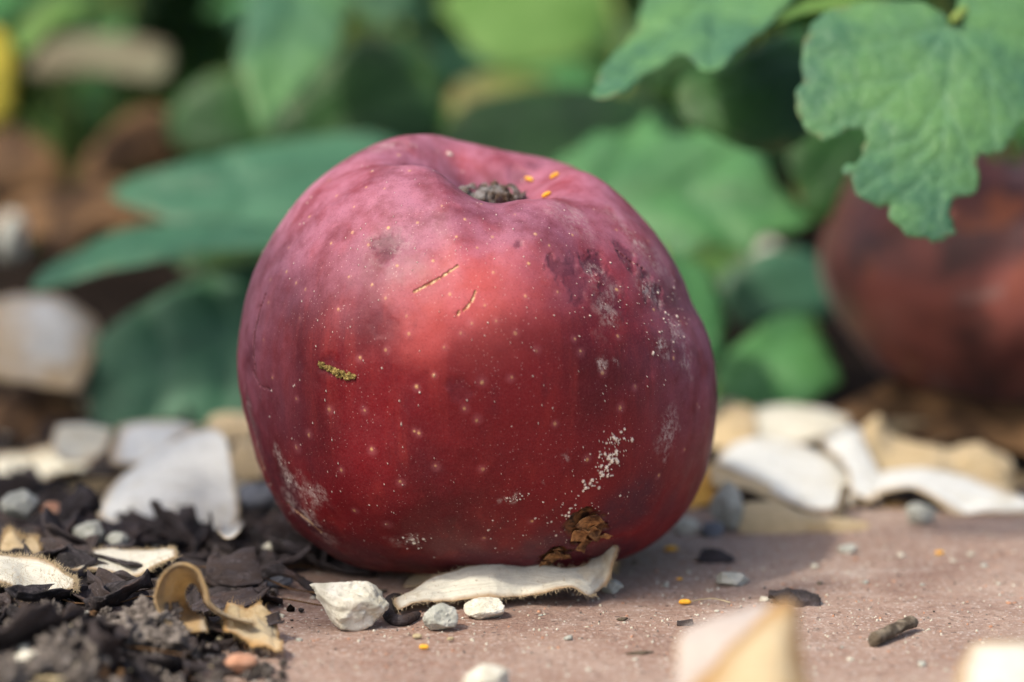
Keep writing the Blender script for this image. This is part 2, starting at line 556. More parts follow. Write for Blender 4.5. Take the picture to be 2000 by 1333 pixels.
def mat_petal(name, white, tan, edge, under_mix=0.8, trans=0.2):
    n = NT(name)
    fib = n.noise(4.5, 5, 0.65, n.vscale((1, 1, 2.5)))
    col = n.mix(n.ramp(fib, 0.35, 0.7), white, [c * 0.86 for c in white])
    col = n.mix(n.ramp(n.noise(1.4, 4, 0.6), 0.52, 0.74, 0, 0.6), col, tan)
    col = n.mix(n.math('MULTIPLY', n.attr('under'), under_mix), col, n.mix(n.ramp(fib, 0.3, 0.7), tan, [c * 0.7 for c in tan]))
    cx = n.t.nodes.new('ShaderNodeCombineXYZ')
    n.link(n.math('MULTIPLY', n.attr('across'), 26.0), cx.inputs[0])
    n.link(n.math('MULTIPLY', n.attr('along'), 3.0), cx.inputs[1])
    ribs = n.noise(1.0, 4, 0.6, cx.outputs[0])
    col = n.mix(n.ramp(ribs, 0.5, 0.72, 0, 0.4), col, n.mix(0.6, tan, [c * 0.5 for c in tan]))
    col = n.mix(n.math('MULTIPLY', n.attr('edge'), 0.85), col, edge)
    col = n.mix(n.ramp(n.noise(11, 3, 0.6), 0.66, 0.74, 0, 0.6), col, (0.25, 0.16, 0.08))
    h = n.math('ADD', n.math('MULTIPLY', n.noise(9, 5, 0.7), 0.8), n.math('MULTIPLY', n.noise(2.0, 4, 0.6, n.vscale((0.6, 2.2, 2.2))), 1.2))
    return n.done(col, 0.85, n.bump(ribs, 0.6, 0.10, n.bump(h, 0.55, 0.06)), 0.15, sheen=0.2, trans=trans)
def mat_bark():
    n = NT('dark_bark')
    r = n.rnd()
    c0 = n.mix(r, (0.010, 0.008, 0.008), (0.055, 0.038, 0.033))
    col = n.mix(n.ramp(n.noise(3.0, 5, 0.7, n.vscale((0.8, 3, 3))), 0.38, 0.72), c0, (0.062, 0.052, 0.056))
    col = n.mix(n.ramp(n.noise(15, 4, 0.75), 0.56, 0.72, 0, 0.55), col, (0.20, 0.185, 0.19))
    col = n.mix(n.ramp(n.noise(0.9, 3), 0.58, 0.7, 0, 0.5), col, (0.085, 0.042, 0.026))
    h = n.math('ADD', n.noise(4, 5, 0.7, n.vscale((0.6, 3, 3))), n.math('MULTIPLY', n.noise(17, 4, 0.7), 0.4))
    return n.done(col, 0.74, n.bump(h, 1.0, 0.08), 0.3)
def mat_stone(name, a, b, c):
    n = NT(name)
    col = n.mix(n.ramp(n.noise(3.0, 5, 0.65), 0.35, 0.68), a, b)
    col = n.mix(n.ramp(n.noise(2.1, 4, 0.6, dist=0.8), 0.54, 0.70, 0, 0.75), col, c)
    col = n.mix(n.ramp(n.noise(20, 3, 0.6), 0.58, 0.74, 0, 0.5), col, [x * 0.5 for x in c])
    h = n.math('ADD', n.noise(9, 5, 0.7), n.math('MULTIPLY', n.noise(28, 3, 0.6), 0.4))
    return n.done(col, 0.82, n.bump(h, 0.8, 0.05), 0.3, sss=0.0)
def mat_simple(name, a, b, scale=4, rough=0.8, trans=0.0, spec=0.25, bump=0.5):
    n = NT(name)
    col = n.mix(n.ramp(n.noise(scale, 5, 0.65), 0.36, 0.66), a, b)
    return n.done(col, rough, n.bump(n.noise(scale * 3, 4, 0.65), bump, 0.05), spec, trans=trans)

M = dict(
    paving=mat_paving(), soil=mat_soil(), apple=mat_apple(), old_apple=mat_old_apple(), calyx=mat_calyx(),
    leaf=mat_leaf('green_leaf', (0.038, 0.135, 0.045), (0.075, 0.22, 0.068), (0.14, 0.27, 0.16)),
    teal=mat_leaf('blue_green_leaf', (0.034, 0.110, 0.058), (0.058, 0.160, 0.085), (0.10, 0.19, 0.13), 0.12, 0.42),
    deep=mat_leaf('deep_green_leaf', (0.010, 0.046, 0.010), (0.026, 0.090, 0.018), (0.06, 0.14, 0.06), 0.15, 0.45),
    scallop=mat_leaf('pale_green_leaf', (0.050, 0.140, 0.080), (0.105, 0.235, 0.082), (0.13, 0.27, 0.15), 0.25, 0.5),
    fresh=mat_leaf('fresh_green_leaf', (0.09, 0.20, 0.035), (0.15, 0.28, 0.07), (0.2, 0.33, 0.12), 0.35, 0.5),
    yellowish=mat_leaf('pale_yellow_green_leaf', (0.13, 0.17, 0.035), (0.22, 0.20, 0.07), (0.22, 0.25, 0.1), 0.25, 0.55),
    yellow=mat_leaf('yellowing_leaf', (0.42, 0.36, 0.03), (0.55, 0.46, 0.06), (0.5, 0.45, 0.15), 0.3, 0.5),
    stem=mat_simple('green_stem', (0.10, 0.17, 0.03), (0.20, 0.26, 0.06), 2, 0.5),
    petal=mat_petal('cream_petal', (0.75, 0.73, 0.62), (0.52, 0.41, 0.24), (0.38, 0.23, 0.10), 0.75),
    sunlit_white=mat_petal('sunlit_pinkish_petal', (0.54, 0.47, 0.42), (0.50, 0.40, 0.29), (0.50, 0.32, 0.14), 0.5),  # pinkish white, colour darkened to offset the sun on its petal
    scroll=mat_petal('scroll_petal', (0.66, 0.46, 0.22), (0.68, 0.60, 0.46), (0.70, 0.63, 0.50), 0.9, 0.45),
    white=mat_petal('shaded_white_petal', (0.77, 0.78, 0.75), (0.56, 0.51, 0.38), (0.42, 0.28, 0.12), 0.5),  # petal white, colour lifted to offset the shade on these petals
    tan=mat_petal('tan_petal', (0.62, 0.48, 0.28), (0.44, 0.28, 0.11), (0.56, 0.44, 0.27), 0.5),
    orange=mat_petal('orange_petal', (0.75, 0.42, 0.08), (0.62, 0.28, 0.03), (0.6, 0.35, 0.1), 0.4),
    fold=mat_petal('ochre_edged_petal', (0.72, 0.60, 0.38), (0.60, 0.40, 0.17), (0.48, 0.26, 0.07), 0.7, 0.42),
    bark=mat_bark(),
    pale_stone=mat_stone('pale_limestone', (0.46, 0.44, 0.35), (0.66, 0.64, 0.56), (0.36, 0.28, 0.15)),
    grey_stone=mat_stone('grey_limestone', (0.30, 0.31, 0.27), (0.46, 0.46, 0.41), (0.24, 0.21, 0.14)),
    dark_stone=mat_stone('slate_stone', (0.10, 0.11, 0.13), (0.19, 0.20, 0.23), (0.08, 0.08, 0.09)),
    red_stone=mat_stone('reddish_stone', (0.40, 0.20, 0.12), (0.52, 0.30, 0.20), (0.3, 0.16, 0.1)),
    clod=mat_simple('grey_soil_crumb', (0.075, 0.062, 0.054), (0.24, 0.21, 0.185), 7, 0.95, 0, 0.1, 1.0),
    dead=mat_simple('brown_dead_leaf', (0.035, 0.018, 0.008), (0.21, 0.115, 0.05), 0.9, 0.75, 0.15),
    straw=mat_simple('dry_straw', (0.34, 0.27, 0.15), (0.48, 0.42, 0.27), 2, 0.7, 0.1),
    blade=mat_simple('dry_blade', (0.13, 0.11, 0.07), (0.21, 0.21, 0.13), 0.8, 0.8, 0.15),
    gold=mat_simple('golden_frass', (0.13, 0.085, 0.02), (0.40, 0.29, 0.09), 14, 0.8, 0, 0.3, 1.0),
    grain=mat_simple('orange_grain', (0.72, 0.32, 0.02), (0.85, 0.48, 0.05), 9, 0.55),
    wood=mat_simple('weathered_wood', (0.06, 0.045, 0.03), (0.20, 0.165, 0.12), 6, 0.85),
    rind=mat_simple('dried_rind', (0.06, 0.024, 0.010), (0.42, 0.21, 0.08), 4, 0.8, 0, 0.3, 1.0),
)

# ------------------------------------------------------------------ ground
def soil_height(x, y):
    p = np.stack([x, y, x * 0], -1)
    z = -0.55 + 0.16 * fbm(p * 0.55, 4, 3) + 0.10 * fbm(p * 2.3, 3, 8)
    left = smooth(-x, 4.2, 6.5) * smooth(-y, -9, 1)
    z = z + left * 0.75
    front = smooth(-x, 3.6, 6.0) * smooth(-y, 3.2, 6.5)
    z = z + front * 0.25
    z = z + smooth(y, 6, 30) * 0.9                     # the bed rises a little towards the plants
    pav = (x > -4.75) & (y < 4.9)
    z = np.where(pav, np.minimum(z, -0.7), z)
    return z
def axis_pts(lo, hi, step, far):
    core = np.arange(lo, hi + step, step)
    grow = [step]
    while sum(grow) < far: grow.append(grow[-1] * 1.25)
    g = np.cumsum(grow)
    return np.concatenate([lo - g[::-1], core, hi + g])
xs = axis_pts(-16, 14, 0.16, 4000)
ys = axis_pts(-9, 26, 0.16, 4000)
gx, gy = np.meshgrid(xs, ys, indexing='ij')
gz = soil_height(gx, gy)
V = np.stack([gx, gy, gz], -1).reshape(-1, 3)
idx = np.arange(len(xs) * len(ys)).reshape(len(xs), len(ys))
F = np.stack([idx[:-1, :-1], idx[1:, :-1], idx[1:, 1:], idx[:-1, 1:]], -1).reshape(-1, 4)
tag(mk('soil', V, F, M['soil'], origin=(0, 0, 0)), 'dark soil of the flower bed behind and left of the paving', kind='structure')

# paving slab with softly worn edges
def paving():
    x0, x1, y0, y1 = -4.6, 70.0, -80.0, 4.7
    xs = np.concatenate([np.arange(x0, 14, 0.12), np.linspace(14.2, x1, 30)])
    ys = np.concatenate([np.linspace(y0, -10, 30), np.arange(-9.8, y1 + 0.01, 0.12)])
    gx, gy = np.meshgrid(xs, ys, indexing='ij')
    p = np.stack([gx, gy, gx * 0], -1)
    jag = fbm(p * 0.8, 4, 21) * 0.5
    d = np.minimum(gx - x0, y1 - gy)
    z = -0.22 * (1 - smooth(d + jag * 0.3, 0, 0.45)) ** 2 + 0.02 * fbm(p * 0.6, 3, 5) + 0.012 * fbm(p * 3.0, 3, 6)
    near = np.exp(-((gx + 0.58) ** 2 + (gy + 0.2) ** 2) / 3.0)
    z = z * (1 - near)
    S = np.stack([gx, gy, z], -1)
    m, n = gx.shape
    V = S.reshape(-1, 3)
    idx = np.arange(m * n).reshape(m, n)
    F = np.stack([idx[:-1, :-1], idx[1:, :-1], idx[1:, 1:], idx[:-1, 1:]], -1).reshape(-1, 4)
    ring = np.concatenate([idx[0, :], idx[1:, -1], idx[-1, -2::-1], idx[-2:0:-1, 0]])
    lowv = V[ring].copy()
    lowv[:, 2] = -3
    k = len(V) + np.arange(len(ring))
    r2, k2 = np.roll(ring, -1), np.roll(k, -1)
    F = np.concatenate([F, np.stack([r2, ring, k, k2], -1)])
    V = np.concatenate([V, lowv])
    return mk('paving', V, F, M['paving'], origin=(0, 0, 0))
tag(paving(), 'dusty reddish clay paving slab under the apple', kind='structure')

# ------------------------------------------------------------------ the apple
SIL = [(463, 690), (472, 620), (500, 520), (545, 440), (600, 370), (650, 328), (700, 297), (750, 274), (800, 262), (850, 262), (900, 274), (950, 286),
       (1000, 298), (1070, 310), (1130, 330), (1170, 348), (1210, 380), (1250, 420), (1300, 482), (1330, 535), (1352, 590), (1380, 640), (1396, 700),
       (1402, 770), (1397, 850), (1378, 930), (1345, 995), (1300, 1045), (1250, 1080), (1190, 1103), (1100, 1117), (1000, 1122), (900, 1124), (800, 1123),
       (730, 1118), (680, 1103), (625, 1072), (575, 1035), (540, 985), (510, 920), (490, 860), (472, 790)]
APC = P(932, 690, 47.0)
def build_apple():
    nu, nv = 1300, 640
    t = np.linspace(0, 2 * math.pi, nu, endpoint=False)
    ph = t + 0.55 * np.sin(t)                            # denser where ph ~ pi
    ph = ph - math.pi - math.pi / 2                      # ph = -pi/2 faces the camera
    ph = ph + math.pi * 0 
    ph = np.where(True, t - 0.55 * np.sin(t), 0) + math.pi / 2 + math.pi
    # t - .55 sin t is dense near t = 0 -> direction -y
    s = np.linspace(0.012, math.pi - 0.012, nv)
    PH, S_ = np.meshgrid(ph, s, indexing='ij')
    a, b = 3.95, 3.75
    rho = a * np.sin(S_) ** 0.92 * (1 + 0.035 * np.cos(S_))
    z = b * np.sign(np.cos(S_)) * np.abs(np.cos(S_)) ** 0.88
    # calyx basin on top, stem cavity below
    c1 = np.exp(-(rho / 1.22) ** 2.3)
    z = z - np.where(S_ < math.pi / 2, 1.22 * c1, -0.7 * np.exp(-(rho / 0.8) ** 2))
    top = np.exp(-((rho - 1.75) / 1.1) ** 2) * (S_ < math.pi / 2)
    # five soft shoulders round the basin: high on the left, low towards the front right
    z = z + top * (0.10 * np.cos(5 * PH - 0.6) + 0.15 * np.cos(PH - math.radians(165)) - 0.12 * np.exp(-((np.angle(np.exp(1j * (PH + math.radians(62))))) / 0.42) ** 2)
                   + 0.05 * np.exp(-((np.angle(np.exp(1j * (PH + math.radians(135))))) / 0.6) ** 2))
    x, y = rho * np.cos(PH), rho * np.sin(PH)
    p = np.stack([x, y, z], -1)
    n1 = p / (np.linalg.norm(p, axis=-1, keepdims=True) + 1e-6)
    p = p + n1 * (0.10 * fbm(n1 * 1.6 + 3.3, 3, 11) + 0.02 * fbm(n1 * 7, 3, 12))[..., None]
    # lean: the basin looks a little towards the camera
    ax, ay = math.radians(7.5), math.radians(3)
    y2 = p[..., 1] * math.cos(ax) - p[..., 2] * math.sin(ax)
    z2 = p[..., 1] * math.sin(ax) + p[..., 2] * math.cos(ax)
    x3 = p[..., 0] * math.cos(ay) + z2 * math.sin(ay)
    z3 = -p[..., 0] * math.sin(ay) + z2 * math.cos(ay)
    p = np.stack([x3, y2, z3], -1)
    # bring the outline to the real one
    sil = np.array(SIL, float)
    for it in range(4):
        w = APC + p.reshape(-1, 3)
        px, py, d = project(w)
        ang = np.arctan2(690 - py, px - 932)
        r = np.hypot(px - 932, py - 690)
        nb = 180
        bi = ((ang + math.pi) / (2 * math.pi) * nb).astype(int) % nb
        cur = np.zeros(nb)
        np.maximum.at(cur, bi, r)
        ctr = (np.arange(nb) + 0.5) / nb * 2 * math.pi - math.pi
        sa = np.arctan2(690 - sil[:, 1], sil[:, 0] - 932)
        sr = np.hypot(sil[:, 0] - 932, sil[:, 1] - 690)
        o = np.argsort(sa)
        tgt = np.interp(ctr, np.concatenate([sa[o] - 2 * math.pi, sa[o], sa[o] + 2 * math.pi]), np.tile(sr[o], 3))
        k = tgt / np.maximum(cur, 1)
        ker = np.array([1, 2, 3, 2, 1]) / 9.0
        k = np.convolve(np.concatenate([k[-2:], k, k[:2]]), ker, 'valid')
        kk = np.interp(ang, np.concatenate([ctr - 2 * math.pi, ctr, ctr + 2 * math.pi]), np.tile(k, 3))
        u, v = p.reshape(-1, 3) @ RGT, p.reshape(-1, 3) @ UPV
        dd = p.reshape(-1, 3) @ FWD
        fade = smooth(np.hypot(u, v), 0.3, 2.2)
        kk = 1 + (kk - 1) * fade
        p = (np.outer(u * kk, RGT) + np.outer(v * kk, UPV) + np.outer(dd, FWD)).reshape(p.shape)
    w = (APC + p).reshape(-1, 3)
    zmin = w[:, 2]
    w[:, 2] = np.where(zmin < 0.25, 0.02 + 0.23 * np.exp((np.minimum(zmin, 0.25) - 0.25) / 0.23), zmin)
    idx = np.arange(nu * nv).reshape(nu, nv)
    r = np.roll(idx, -1, 0)
    F = np.stack([idx[:, :-1], idx[:, 1:], r[:, 1:], r[:, :-1]], -1).reshape(-1, 4)
    return w, F, idx
AW, AF, AIDX = build_apple()
def apple_normals():
    W = AW.reshape(AIDX.shape + (3,))
    du = np.roll(W, -1, 0) - np.roll(W, 1, 0)
    dv = np.gradient(W, axis=1)
    n = np.cross(dv, du).reshape(-1, 3)
    n /= np.linalg.norm(n, axis=1, keepdims=True) + 1e-12
    if (n * (AW - APC)).sum() < 0: n = -n
    return n
AN = apple_normals()
APX, APY, APD = project(AW)
view = AW - CAM
AFRONT = (AN * view).sum(1) < 0
def on_apple(px, py):
    d = np.where(AFRONT, (APX - px) ** 2 + (APY - py) ** 2, 1e12)
    near = np.where(d < 16)[0]
    if len(near): return near[np.argmin(APD[near])]
    return int(np.argmin(d))

att = {k: np.zeros(len(AW)) for k in ('core', 'halo', 'bruise_and_shade', 'bloom', 'powder', 'deposit', 'scar', 'wound', 'blush_and_sun', 'crack')}
def spot(name, px, py, r, amount=1.0, soft=0.5, wob=0.0, seed=0, stretch=None):
    c = AW[on_apple(px, py)]
    q = AW - c
    if stretch is not None:                            # (angle in the picture, factor): longer along that direction
        a, k = stretch
        e = RGT * math.cos(a) + UPV * math.sin(a)
        q = q - np.outer(q @ e, e) * (1 - 1 / k)
    near = np.where((q ** 2).sum(1) < (r * 1.6) ** 2)[0]
    d = np.linalg.norm(q[near], axis=1)
    if wob: d = d + fbm(AW[near] * 2.6 / max(r, 0.15) * 0.4, 4, seed) * wob * r
    val = amount * (1 - smooth(d, r * (1 - soft), r))
    att[name][near] = np.maximum(att[name][near], val)
def line(name, pts, r, amount=1.0, wob=0.4, seed=0):
    for (a, b) in zip(pts[:-1], pts[1:]):
        L = math.hypot(b[0] - a[0], b[1] - a[1])
        n = max(2, int(L / 3))
        for i in range(n + 1):
            f = i / n
            rr = r * (1 + wob * math.sin(seed + 9.7 * f + 3.1 * math.sin(23 * f)))
            spot(name, a[0] + (b[0] - a[0]) * f, a[1] + (b[1] - a[1]) * f, rr, amount, 0.5)
LENT = [(714, 363), (690, 401), (686, 452), (645, 472), (561, 482), (556, 531), (525, 547), (575, 552), (774, 517), (717, 476), (814, 432), (757, 442),
        (892, 459), (846, 506), (750, 365), (655, 380), (725, 332), (602, 421), (678, 539), (724, 555), (521, 591), (582, 621), (657, 604), (750, 581),
        (791, 616), (795, 654), (877, 572), (919, 629), (897, 649), (865, 682), (750, 685), (811, 758), (845, 736), (576, 779), (639, 800), (710, 805),
        (905, 801), (934, 824), (806, 844), (815, 849), (529, 739), (511, 665), (593, 565), (949, 594), (972, 625), (1010, 652), (1029, 577), (1092, 569),
        (1209, 562), (1280, 605), (1126, 662), (1051, 687), (1137, 687), (1210, 657), (944, 750), (1001, 741), (1245, 757), (1214, 798), (1087, 829),
        (1365, 792), (1332, 626), (724, 881), (665, 922), (850, 914), (781, 945), (576, 877), (756, 1028), (944, 921), (1039, 1022), (946, 1055), (964, 460),
        (932, 481), (1075, 477), (1047, 454), (1034, 512), (966, 529), (1120, 456), (1206, 447), (909, 425), (1006, 415), (860, 400), (800, 330), (940, 395),
        (1150, 900), (1320, 700), (1340, 880), (1180, 730), (600, 850), (700, 700), (1270, 470), (640, 350), (780, 300), (1290, 930), (690, 1000)]
rl = random.Random(3)
for i, (px, py) in enumerate(LENT):
    low = smooth(py, 380, 800)
    spot('core', px, py, rl.uniform(0.024, 0.042), rl.uniform(0.55, 0.95), 0.7)
    spot('halo', px + rl.uniform(-2, 2), py + rl.uniform(-2, 2), rl.uniform(0.07, 0.10) + 0.06 * low * rl.random(), 0.35 + 0.55 * low, 0.95)
back = np.where(~AFRONT)[0]
for i in rl.sample(list(back), 70):
    d = np.linalg.norm(AW - AW[i], axis=1)
    att['core'] = np.maximum(att['core'], 0.9 * (1 - smooth(d, 0.015, 0.045)))
    att['halo'] = np.maximum(att['halo'], 0.6 * (1 - smooth(d, 0.02, 0.12)))
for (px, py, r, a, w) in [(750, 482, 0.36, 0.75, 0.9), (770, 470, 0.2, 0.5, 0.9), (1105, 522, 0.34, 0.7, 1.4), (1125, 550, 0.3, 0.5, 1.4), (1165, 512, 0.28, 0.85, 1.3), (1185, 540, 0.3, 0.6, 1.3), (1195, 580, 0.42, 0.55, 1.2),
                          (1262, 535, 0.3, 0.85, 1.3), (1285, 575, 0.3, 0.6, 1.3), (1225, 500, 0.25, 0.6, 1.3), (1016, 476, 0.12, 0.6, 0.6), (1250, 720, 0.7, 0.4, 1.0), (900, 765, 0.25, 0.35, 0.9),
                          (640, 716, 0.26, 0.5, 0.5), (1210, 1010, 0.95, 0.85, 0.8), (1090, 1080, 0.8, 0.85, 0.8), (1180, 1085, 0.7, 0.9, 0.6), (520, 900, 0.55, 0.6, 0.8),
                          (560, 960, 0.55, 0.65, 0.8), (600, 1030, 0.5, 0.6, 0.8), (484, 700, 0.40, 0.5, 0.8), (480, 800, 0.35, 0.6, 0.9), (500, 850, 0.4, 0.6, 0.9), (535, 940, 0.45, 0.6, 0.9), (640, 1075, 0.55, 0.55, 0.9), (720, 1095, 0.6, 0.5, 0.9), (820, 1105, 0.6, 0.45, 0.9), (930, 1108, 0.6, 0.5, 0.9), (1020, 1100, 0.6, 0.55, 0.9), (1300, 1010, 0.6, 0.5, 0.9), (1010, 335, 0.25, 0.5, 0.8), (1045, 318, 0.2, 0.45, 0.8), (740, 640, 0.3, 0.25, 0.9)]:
    spot('bruise_and_shade', px, py, r, a, 0.75, w, int(px))  # bruises and rot; spots along base and lower left paint shade into the skin
# waxy bloom on the shoulders, thin lower down
zz = (AW[:, 2] - 4.4) / 2.6 + 0.30 * fbm(AW * 0.7, 3, 31)
sidew = smooth(np.abs(AW[:, 0] - APC[0]), 2.2, 4.0)
att['bloom'] = np.clip(0.9 * smooth(zz, -0.1, 1.0) + 0.75 * sidew * smooth(AW[:, 2], 1.5, 4.5), 0, 1)
spot('blush_and_sun', 940, 560, 1.55, 0.85, 0.95, 0.5, 5, (0.35, 1.3))  # skin blush, with brightness of the sunlit patch also put into the colour
spot('blush_and_sun', 830, 640, 0.9, 0.6, 0.95, 0.5, 6)
spot('blush_and_sun', 890, 310, 0.8, 0.6, 0.9, 0.5, 6)
# pale powder smears
for (px, py, r, a) in [(548, 905, 0.16, 1), (556, 925, 0.17, 1), (565, 942, 0.18, 1), (585, 955, 0.18, 1), (605, 962, 0.16, 0.9), (625, 965, 0.12, 0.6), (575, 990, 0.16, 0.9),
                       (592, 1005, 0.17, 0.9), (610, 1022, 0.16, 0.9), (628, 1045, 0.15, 0.7), (560, 980, 0.14, 0.8), (1300, 682, 0.16, 1), (1262, 552, 0.18, 0.9), (1285, 570, 0.2, 0.9),
                       (1345, 690, 0.2, 0.8), (1190, 590, 0.3, 0.6), (1315, 640, 0.2, 0.7), (1165, 530, 0.15, 0.5), (1310, 840, 0.22, 0.8), (1305, 870, 0.15, 0.7), (750, 490, 0.25, 0.4),
                       (492, 840, 0.16, 0.8), (500, 880, 0.16, 0.8), (480, 790, 0.14, 0.8), (1005, 976, 0.10, 0.9), (985, 980, 0.07, 0.9), (1106, 900, 0.08, 0.8), (1055, 952, 0.07, 0.8),
                       (805, 1060, 0.16, 0.8), (760, 1058, 0.08, 0.6), (1180, 715, 0.08, 0.9), (1208, 708, 0.07, 0.9), (640, 1065, 0.2, 0.5), (760, 280, 0.25, 0.5), (1210, 430, 0.4, 0.5),
                       (1250, 470, 0.3, 0.6), (1290, 510, 0.3, 0.6), (1110, 415, 0.35, 0.4)]:
    spot('powder', px, py, r * 1.5, a, 0.95, 1.0, int(px), (1.9 if px > 1100 else 0.6 if px > 700 else 2.3, 1.5))
def spatter(cx, cy, sx, sy, n, r0, r1, seed, tilt=0.0):
    g = random.Random(seed)
    for _ in range(n):
        u, v = g.gauss(0, 1), g.gauss(0, 1)
        px = cx + sx * u - tilt * sy * v
        py = cy + sy * v
        spot('deposit', px, py, r0 + (r1 - r0) * g.random() ** 3, g.uniform(0.7, 1), 0.4)
spatter(1190, 895, 15, 26, 120, 0.009, 0.042, 1, 0.4)
spatter(1150, 955, 6, 5, 7, 0.02, 0.06, 2)
spatter(1120, 1000, 40, 14, 38, 0.010, 0.03, 3, 1.0)
spatter(1005, 976, 14, 5, 20, 0.008, 0.022, 4)
spatter(805, 1060, 16, 6, 22, 0.010, 0.04, 5)
spatter(1310, 620, 20, 40, 34, 0.010, 0.035, 6)
spatter(1200, 560, 50, 60, 30, 0.008, 0.02, 7)
spatter(1050, 1040, 60, 26, 34, 0.008, 0.025, 8)
spatter(880, 300, 3, 2, 5, 0.02, 0.06, 9)
spatter(700, 950, 160, 90, 40, 0.006, 0.014, 10)
spatter(1000, 650, 240, 150, 90, 0.006, 0.014, 11)
spatter(800, 420, 150, 70, 50, 0.006, 0.014, 12)
line('scar', [(806, 568), (840, 550), (858, 540), (890, 518)], 0.026, 0.9, 0.2, 1)
line('scar', [(892, 612), (908, 600), (920, 585), (931, 568)], 0.024, 0.85, 0.2, 2)
for pts in ([(515, 575), (500, 620), (492, 660), (490, 700)], [(505, 600), (490, 680)], [(490, 725), (505, 755), (525, 762)], [(492, 700), (496, 740)], [(505, 905), (518, 940), (540, 985)],
            [(548, 980), (600, 1020), (632, 1050)], [(1205, 480), (1240, 510), (1262, 525)]):
    line('crack', pts, 0.022, 0.75, 0.5, 3)
line('scar', [(556, 985), (600, 1022), (625, 1045)], 0.028, 0.8, 0.6, 4)
line('scar', [(500, 885), (512, 920)], 0.05, 0.7, 0.6, 5)
for (px, py, r) in [(1150, 1035, 0.36), (1135, 1060, 0.22), (1175, 1035, 0.2), (1078, 1092, 0.28), (1108, 1085, 0.12)]:
    spot('wound', px, py, r, 1, 0.35, 0.9, int(px))
# tiny relief: dents at scars, wrinkles on the lower left flank
dent = -0.015 * att['scar'] - 0.02 * att['crack'] + 0.02 * att['deposit'] - 0.05 * att['wound'] - 0.05 * att['bruise_and_shade'] * (0.3 + 0.7 * (AW[:, 2] > 3)) + 0.006 * att['core']
wr = smooth(-(AW[:, 0] - APC[0]), 3.0, 3.8) * smooth(-AW[:, 2], -4.2, -2.5)
dent = dent + wr * 0.07 * fbm(AW * A(2.5, 2.5, 1.2), 4, 40)
AW2 = AW + AN * dent[:, None]
AW2[:, 2] = np.maximum(AW2[:, 2], 0.012)
n0 = len(AW2)
capt = AW2[AIDX[:, 0]].mean(0)
capb = AW2[AIDX[:, -1]].mean(0)
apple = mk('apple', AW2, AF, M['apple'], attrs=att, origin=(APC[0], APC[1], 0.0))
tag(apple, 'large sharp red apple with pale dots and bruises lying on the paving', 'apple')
# dried calyx in the basin
def calyx():
    bot = AW2[AIDX[:, 2]].mean(0) + A(0, 0, 0.12)
    rg = np.random.default_rng(5)
    vs, fs = [], []
    def add(v, f):
        b = sum(len(x) for x in vs)
        vs.append(np.asarray(v))
        fs.extend([[i + b for i in q] for q in f])
    for k in range(210):
        a = rg.uniform(0, 2 * math.pi)
        r = 0.62 * math.sqrt(rg.uniform(0, 1))
        c = bot + A(r * math.cos(a) + 0.05, r * math.sin(a) * 0.7, 0.10 + rg.uniform(0, 0.27) * (1 - 0.5 * r) + 0.10 * math.exp(-((r * math.cos(a) - 0.15) / 0.15) ** 2))
        v, f = stone(c, rg.uniform(0.02, 0.085, 3) * rg.uniform(0.6, 1.3), 200 + k, 2, 6, 0.4)
        add(v, f)
    for k in range(9):                                   # shrivelled sepals
        a = k / 9 * 2 * math.pi + 0.3
        e = A(math.cos(a), math.sin(a) * 0.8, 0)
        b0 = bot + e * 0.45 + A(0.05, 0, 0.15)
        ctrl = [[b0 + np.cross(e, A(0, 0, 1)) * u * 0.16, b0 + e * 0.08 + A(0, 0, 0.15) + np.cross(e, A(0, 0, 1)) * u * 0.13, b0 - e * 0.06 + A(0, 0, 0.27) + np.cross(e, A(0, 0, 1)) * u * 0.07,
                 b0 - e * 0.2 + A(0, 0, 0.22) + np.cross(e, A(0, 0, 1)) * u * 0.03] for u in (-1, 0, 1)]
        v, f, _ = sheet(ctrl, 10, 14, thick=0.03, rough=0.07, rfreq=5, edge_n=0.3, seed=230 + k)
        add(v, [[int(j) for j in q] for q in f])
    return np.concatenate(vs), fs
v, f = calyx()
CALYX_Z = v[:, 2].max()
mk('calyx', v, f, M['calyx'], parent=apple)
# golden crust stuck in the gash on the flank: part of the apple's skin
def crust():
    rg = np.random.default_rng(9)
    vs, fs = [], []
    a, b = A(620, 711), A(690, 738)
    for k in range(70):
        t = (k + rg.uniform(0, 0.8)) / 70
        q = a + (b - a) * t + A(0, 6 * math.sin(t * 3.1) * 0.6) + rg.normal(0, 1.0, 2) + A(2.2, 5.5) * rg.uniform(-1, 1)
        i = on_apple(*q)
        v, f = stone(AW2[i] + AN[i] * 0.015, rg.uniform(0.018, 0.042, 3), 300 + k, 2, 6, 0.25)
        bb = sum(len(x) for x in vs)
        vs.append(v)
        fs.extend([[j + bb for j in q_] for q_ in f])
    return np.concatenate(vs), fs
v, f = crust()
mk('golden_crust', v, f, M['gold'], parent=apple)
